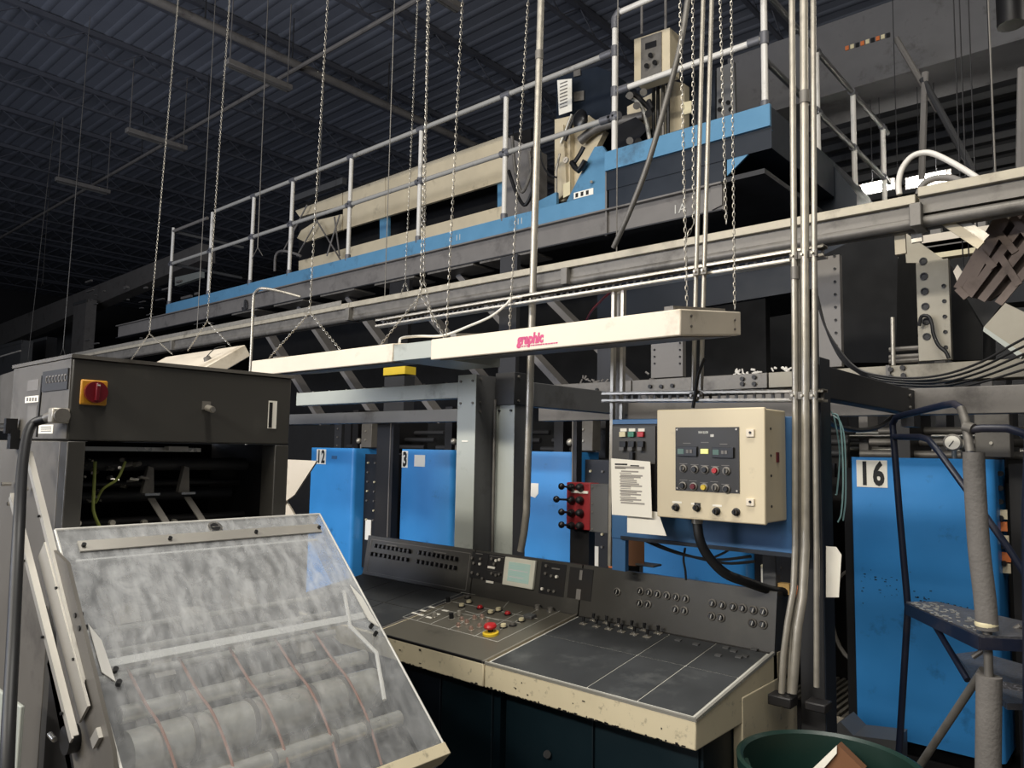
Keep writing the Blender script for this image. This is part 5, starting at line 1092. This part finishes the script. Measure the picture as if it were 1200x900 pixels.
# ------------------------------------------------------------------ upper right background
for k, (pa, pb, Y, lab) in enumerate((((1011,228),(1042,214),9.4,'lit fluorescent lamp, left piece above the trunking'),((1066,222),(1108,202),9.4,'lit fluorescent lamp, right piece above the trunking'),((1040,268),(1180,238),8.3,'lit fluorescent lamp glowing below the trunking at right'))):
    p, q = at(*pa, Y=Y), at(*pb, Y=Y); t = thing('fluorescent_lamp', lab, 'lamp', p, 'lit fluorescent lamps at right')
    z = (p.z+q.z)/2
    for dz in (0,.06): MB().cyl((p.x,Y,z+dz),(q.x,Y,z+dz),.026 if k < 2 else .022,10).build('tube', tubeon, t)
    MB().box((p.x-.05,Y+.03,z-.04),(q.x+.05,Y+.06,z+.10)).build('reflector', greymid, t)
    for x in (p.x+.1, q.x-.1): MB().cyl((x,Y+.045,z+.10),(x,Y+.045,8.95 if k == 2 else at(1200,45,Y=9.0).z),.005,6).build('hanger', steeldark, t)
    l = bpy.data.lights.new('tube_light', 'AREA'); l.shape = 'RECTANGLE'; l.size = abs(q.x-p.x); l.size_y = .12; l.energy = 22; l.color = (1,.97,.9)
    lo = bpy.data.objects.new('tube_light', l); C.objects.link(lo); lo.location = ((p.x+q.x)/2, Y-.08, z-.0); lo.rotation_euler = (math.radians(80),0,0)
# arch tube
MB().tube([at(1054,228,Y=3.97), at(1053,215,Y=3.97), at(1057,198,Y=3.97), at(1068,184,Y=3.97), at(1082,179,Y=3.97), at(1096,181,Y=3.97), at(1120,193,Y=3.97), at(1146,209,Y=3.97), at(1170,226,Y=3.97), at(1230,262,Y=3.97)], .014, 12, 4).build('arched_tube', whitepipe, label='white tube arching over the trunking at right', cat='pipe')
MB().tube([at(1076,228,Y=3.93), at(1082,216,Y=3.93), at(1092,210,Y=3.93), at(1105,208,Y=3.93), at(1122,211,Y=3.93), at(1146,226,Y=3.93)], .016, 10, 4).build('arched_tube', greymid, label='grey tube arching behind the trunking at right', cat='pipe')
for k, (a, b, w_, m_, lab) in enumerate((((1096,252),(1150,288),.05,cream,'cream bar slanting below the trunking'),((1110,250),(1156,280),.05,galv,'grey bar slanting beside the cream one'),((1156,236),(1186,252),.05,cream,'cream bar end left of the brown chute'),
        ((1054,258),(1056,298),.06,cream,'short cream upright left of the lit lamp'),((1073,256),(1075,284),.06,galv,'short grey upright below the trunking'))):
    p, q = at(*a,Y=3.90+.012*k), at(*b,Y=3.90+.012*k); p = p+(p-q).normalized()*.05; MB().bar(p, q, .02, w_*.8, (0,0,1)).build('slanting_bar', m_, label=lab, cat='bar')
cbt = thing('lit_shelf_frame', 'frame with three horizontal bars behind the hanging wires at right', 'frame', at(1120,300,Y=7.0))
for y, m_ in ((283,white),(292,chargray),(298,ivory)):
    a, b = at(1080,y,Y=7.0), at(1165,y-17,Y=7.0); MB().box((a.x,7.0,a.z-.05),(b.x,7.1,a.z+.05)).build('cross_bar', m_, cbt)
for x_ in (a.x+.05, b.x-.15): MB().box((x_,7.1,0),(x_+.08,7.18,a.z+.4)).build('upright', greymid, cbt)
for x_ in (1129,1136,1147): w0 = at(x_,318,Y=4.3); MB().cyl(w0, (w0.x,4.3,8.95), .0035, 6).build('drop_wire', blackm, label={1129:'left',1136:'middle',1147:'right'}[x_]+' thin wire hanging before the lit lamp', cat='wire')
slabY([(1059,271),(1100,300),(1112,308),(1062,308)], 4.66, .03).build('sloping_plate', beamsteel, label='pale sloping plate on top of the drilled column', cat='plate')
# brown chute
ch = thing('board_chute', 'brown framed board chute leaning at the right edge', 'chute', at(1180,330,Y=4.2))
CY = 4.0
slabY([(1179,238),(1240,150),(1240,300),(1160,352),(1132,347),(1124,339)], CY+.1, .03).build('chute_floor', browngrid, ch)
LN = [0]
def lane(a, b, w_, nm, mt_):
    LN[0] += 1; yy = CY+.06-.0015*LN[0]; MB().bar(at(*a,Y=yy), at(*b,Y=yy), .012, w_, (0,0,1)).build(nm, mt_, ch)
for (a, b) in (((1179,240),(1122,338)), ((1186,244),(1130,343)), ((1240,205),(1135,347)), ((1240,240),(1150,352)), ((1240,272),(1170,356))): lane(a, b, .035, 'long_slat', slatm)
for (a, b) in (((1122,338),(1133,349)), ((1147,294),(1165,314)), ((1172,300),(1194,334)), ((1164,266),(1190,296)), ((1176,240),(1206,278))): lane(a, b, .03, 'cross_batten', slatm)
slabY([(1117,318),(1122,310),(1130,322),(1124,336)], CY+.15, .02).build('white_flap', white, ch)
dh = thing('dark_hopper', 'black hopper side behind the drilled column at right', 'machine', at(1150,420,Y=4.9))
slabY([(1113,310),(1125,340),(1152,385),(1152,422),(1113,422)], 4.85, .4).build('hopper_side', black, dh)
slabY([(1120,335),(1240,250),(1240,350),(1175,355),(1152,385)], 4.95, .2).build('hopper_back', steeldark, dh)
wp = thing('tilted_cover', 'pale tilted sheet metal cover at the right edge', 'cover', at(1180,400,Y=4.0))
slabY([(1178,355),(1240,385),(1240,430),(1200,415),(1153,383)], 4.0, .06).build('cover_face', beamsteel, wp)
slabY([(1153,383),(1200,415),(1196,420),(1152,388)], 3.99, .05).build('cover_edge', greybeam, wp)
# cables sweeping along the right beam
for k in range(5):
    pts = pxy(((958,355-k*2),(968,385),(985,412+k*2),(1005,432+k),(1030,440+k*2.5),(1070,443+k*3),(1110,438+k*4.5),(1150,424+k*6),(1190,402+k*8.5),(1240,376+k*11)), 3.7+.04*k)
    MB().tube(pts, .0055, 7, 5).build('loose_cable', rubber if k % 2 else blackm, label=('top','second','third','fourth','lowest')[k]+' of the loose cables sweeping along the right grey beam', cat='cable')
MB().tube(pxy(((1077,382),(1080,371),(1088,371),(1092,380),(1094,392),(1100,405),(1108,412),(1112,420)), 4.56), .010, 8, 5).build('column_cable', rubber, label='thick black cable looping on the pale drilled column', cat='cable')
MB().tube([at(966,490,Y=2.46), at(975,497,Y=2.6), at(990,502,Y=2.8), at(1010,504,Y=3.0), at(1030,500,Y=3.2), at(1046,488,Y=3.44)], .009, 8, 5).build('sagging_cable', rubber, label='black cable sagging below the dark beam left of the steps', cat='cable')
# thin hangers & angle frames upper right
for k, (a, b, Y, lab) in enumerate((((1084,85),(1080,210),7.5,'thin grey post standing behind the arched tube'),((1081,92),(1140,200),7.5,'dark diagonal brace behind the arched tube'),((1050,45),(1100,130),8.4,'dark diagonal rod crossing the pale duct'),((1198,80),(1196,200),6,'vertical rod at the upper right edge'))):
    MB().cyl(at(*a,Y=Y), at(*b,Y=Y), .03, 8).build('slim_post', greymid if k != 1 else steeldark, label=lab, cat='post')
for k, y in enumerate((100,118,135,152,168,184,196)):
    a = at(1200,y,Y=12.0); MB().box((-7,12.0,a.z-.05),(6,12.12,a.z+.05)).build('wall_rib', greydark, label=('highest','second','third','fourth','fifth','sixth','lowest')[k]+' dim horizontal rib on the far wall at upper right', cat='rib')
MB().box((-7,12.13,0),(6,12.2,8.3)).build('far_screen', steeldark, label='dark corrugated wall far behind the ribs at upper right', cat='wall panel')
c = at(1185,30,Y=7); MB().cyl(c, c+V((0,0,1.2)), .10, 12).build('hung_motor', blackm, label='dark hanging cylinder at the top right corner', cat='motor')

# ------------------------------------------------------------------ far left background
fd = thing('far_duct', 'long pale grey duct in the dim far left background', 'duct', (-20, 9, 3))
a, b = at(230,290,Y=9), at(0,385,Y=9)
slabY([(235,285),(235,305),(0,405),(-30,415),(-30,390),(0,380)], 9, .4).build('duct_body', greymid, fd)
slabY([(205,325),(235,318),(235,325),(205,335)], 8.5, .1).build('lit_end', greybeam, fd)
for k, (xl, xr, y0, y1, Y, m_, lab) in enumerate(((87,96,355,430,8.5,greymid,'slim post in the far left background'),(33,52,400,432,8,steeldark,'dim box low at the far left'),(0,20,405,470,7,greydark,'grey machine part at the left edge above the first machine'),(40,75,385,420,11,greydark,'dim block far behind the slim post'))):
    p, q = at(xl,y0,Y=Y), at(xr,y1,Y=Y); t = thing('far_post', lab, 'post' if k == 0 else 'machine', (p.x, Y, 0)); MB().box((p.x,Y,0),(q.x,Y+.3,p.z)).build('post_body', m_, t); MB().box((p.x-.05,Y-.02,p.z-.1),(q.x+.05,Y,p.z)).build('top_cap', greydark, t)
MB().cyl(at(0,418,Y=3.0), at(24,411,Y=3.0), .01, 8).build('far_rail', galvd, label='thin bright rail left of the first machine top', cat='rail')
slabY([(0,440),(24,432),(24,505),(0,505)], 1.9, .3).build('left_cover', chargray, label='grey cover seen left of the first machine header', cat='cover')
r_ = random.Random(33); mb = MB()
for k in range(46): c = at(r_.uniform(90,330), r_.uniform(330,410), Y=7.3); mb.box(c, c+V((r_.uniform(.05,.5),.05,r_.uniform(.01,.05))))
mb.build('far_machine_parts', greymid, label='small dim machine parts scattered in the far left gloom', cat='machine parts', kind='stuff')
boxt('far_bulk', (-30, 10, 0), (-9, 11, 2.4), black, 'low black machinery in the far left background', 'machine', 0)
hk = at(287,352,Y=5.49); MB().tube([V((hk.x,5.49,3.56)), hk, hk+V((.05,0,-.05)), hk+V((.05,0,-.12)), hk+V((-.02,0,-.16)), hk+V((-.06,0,-.1))], .014, 8, 3).build('hook_block', steeldark, label='small dark hook hanging left of the bent tube', cat='hook')
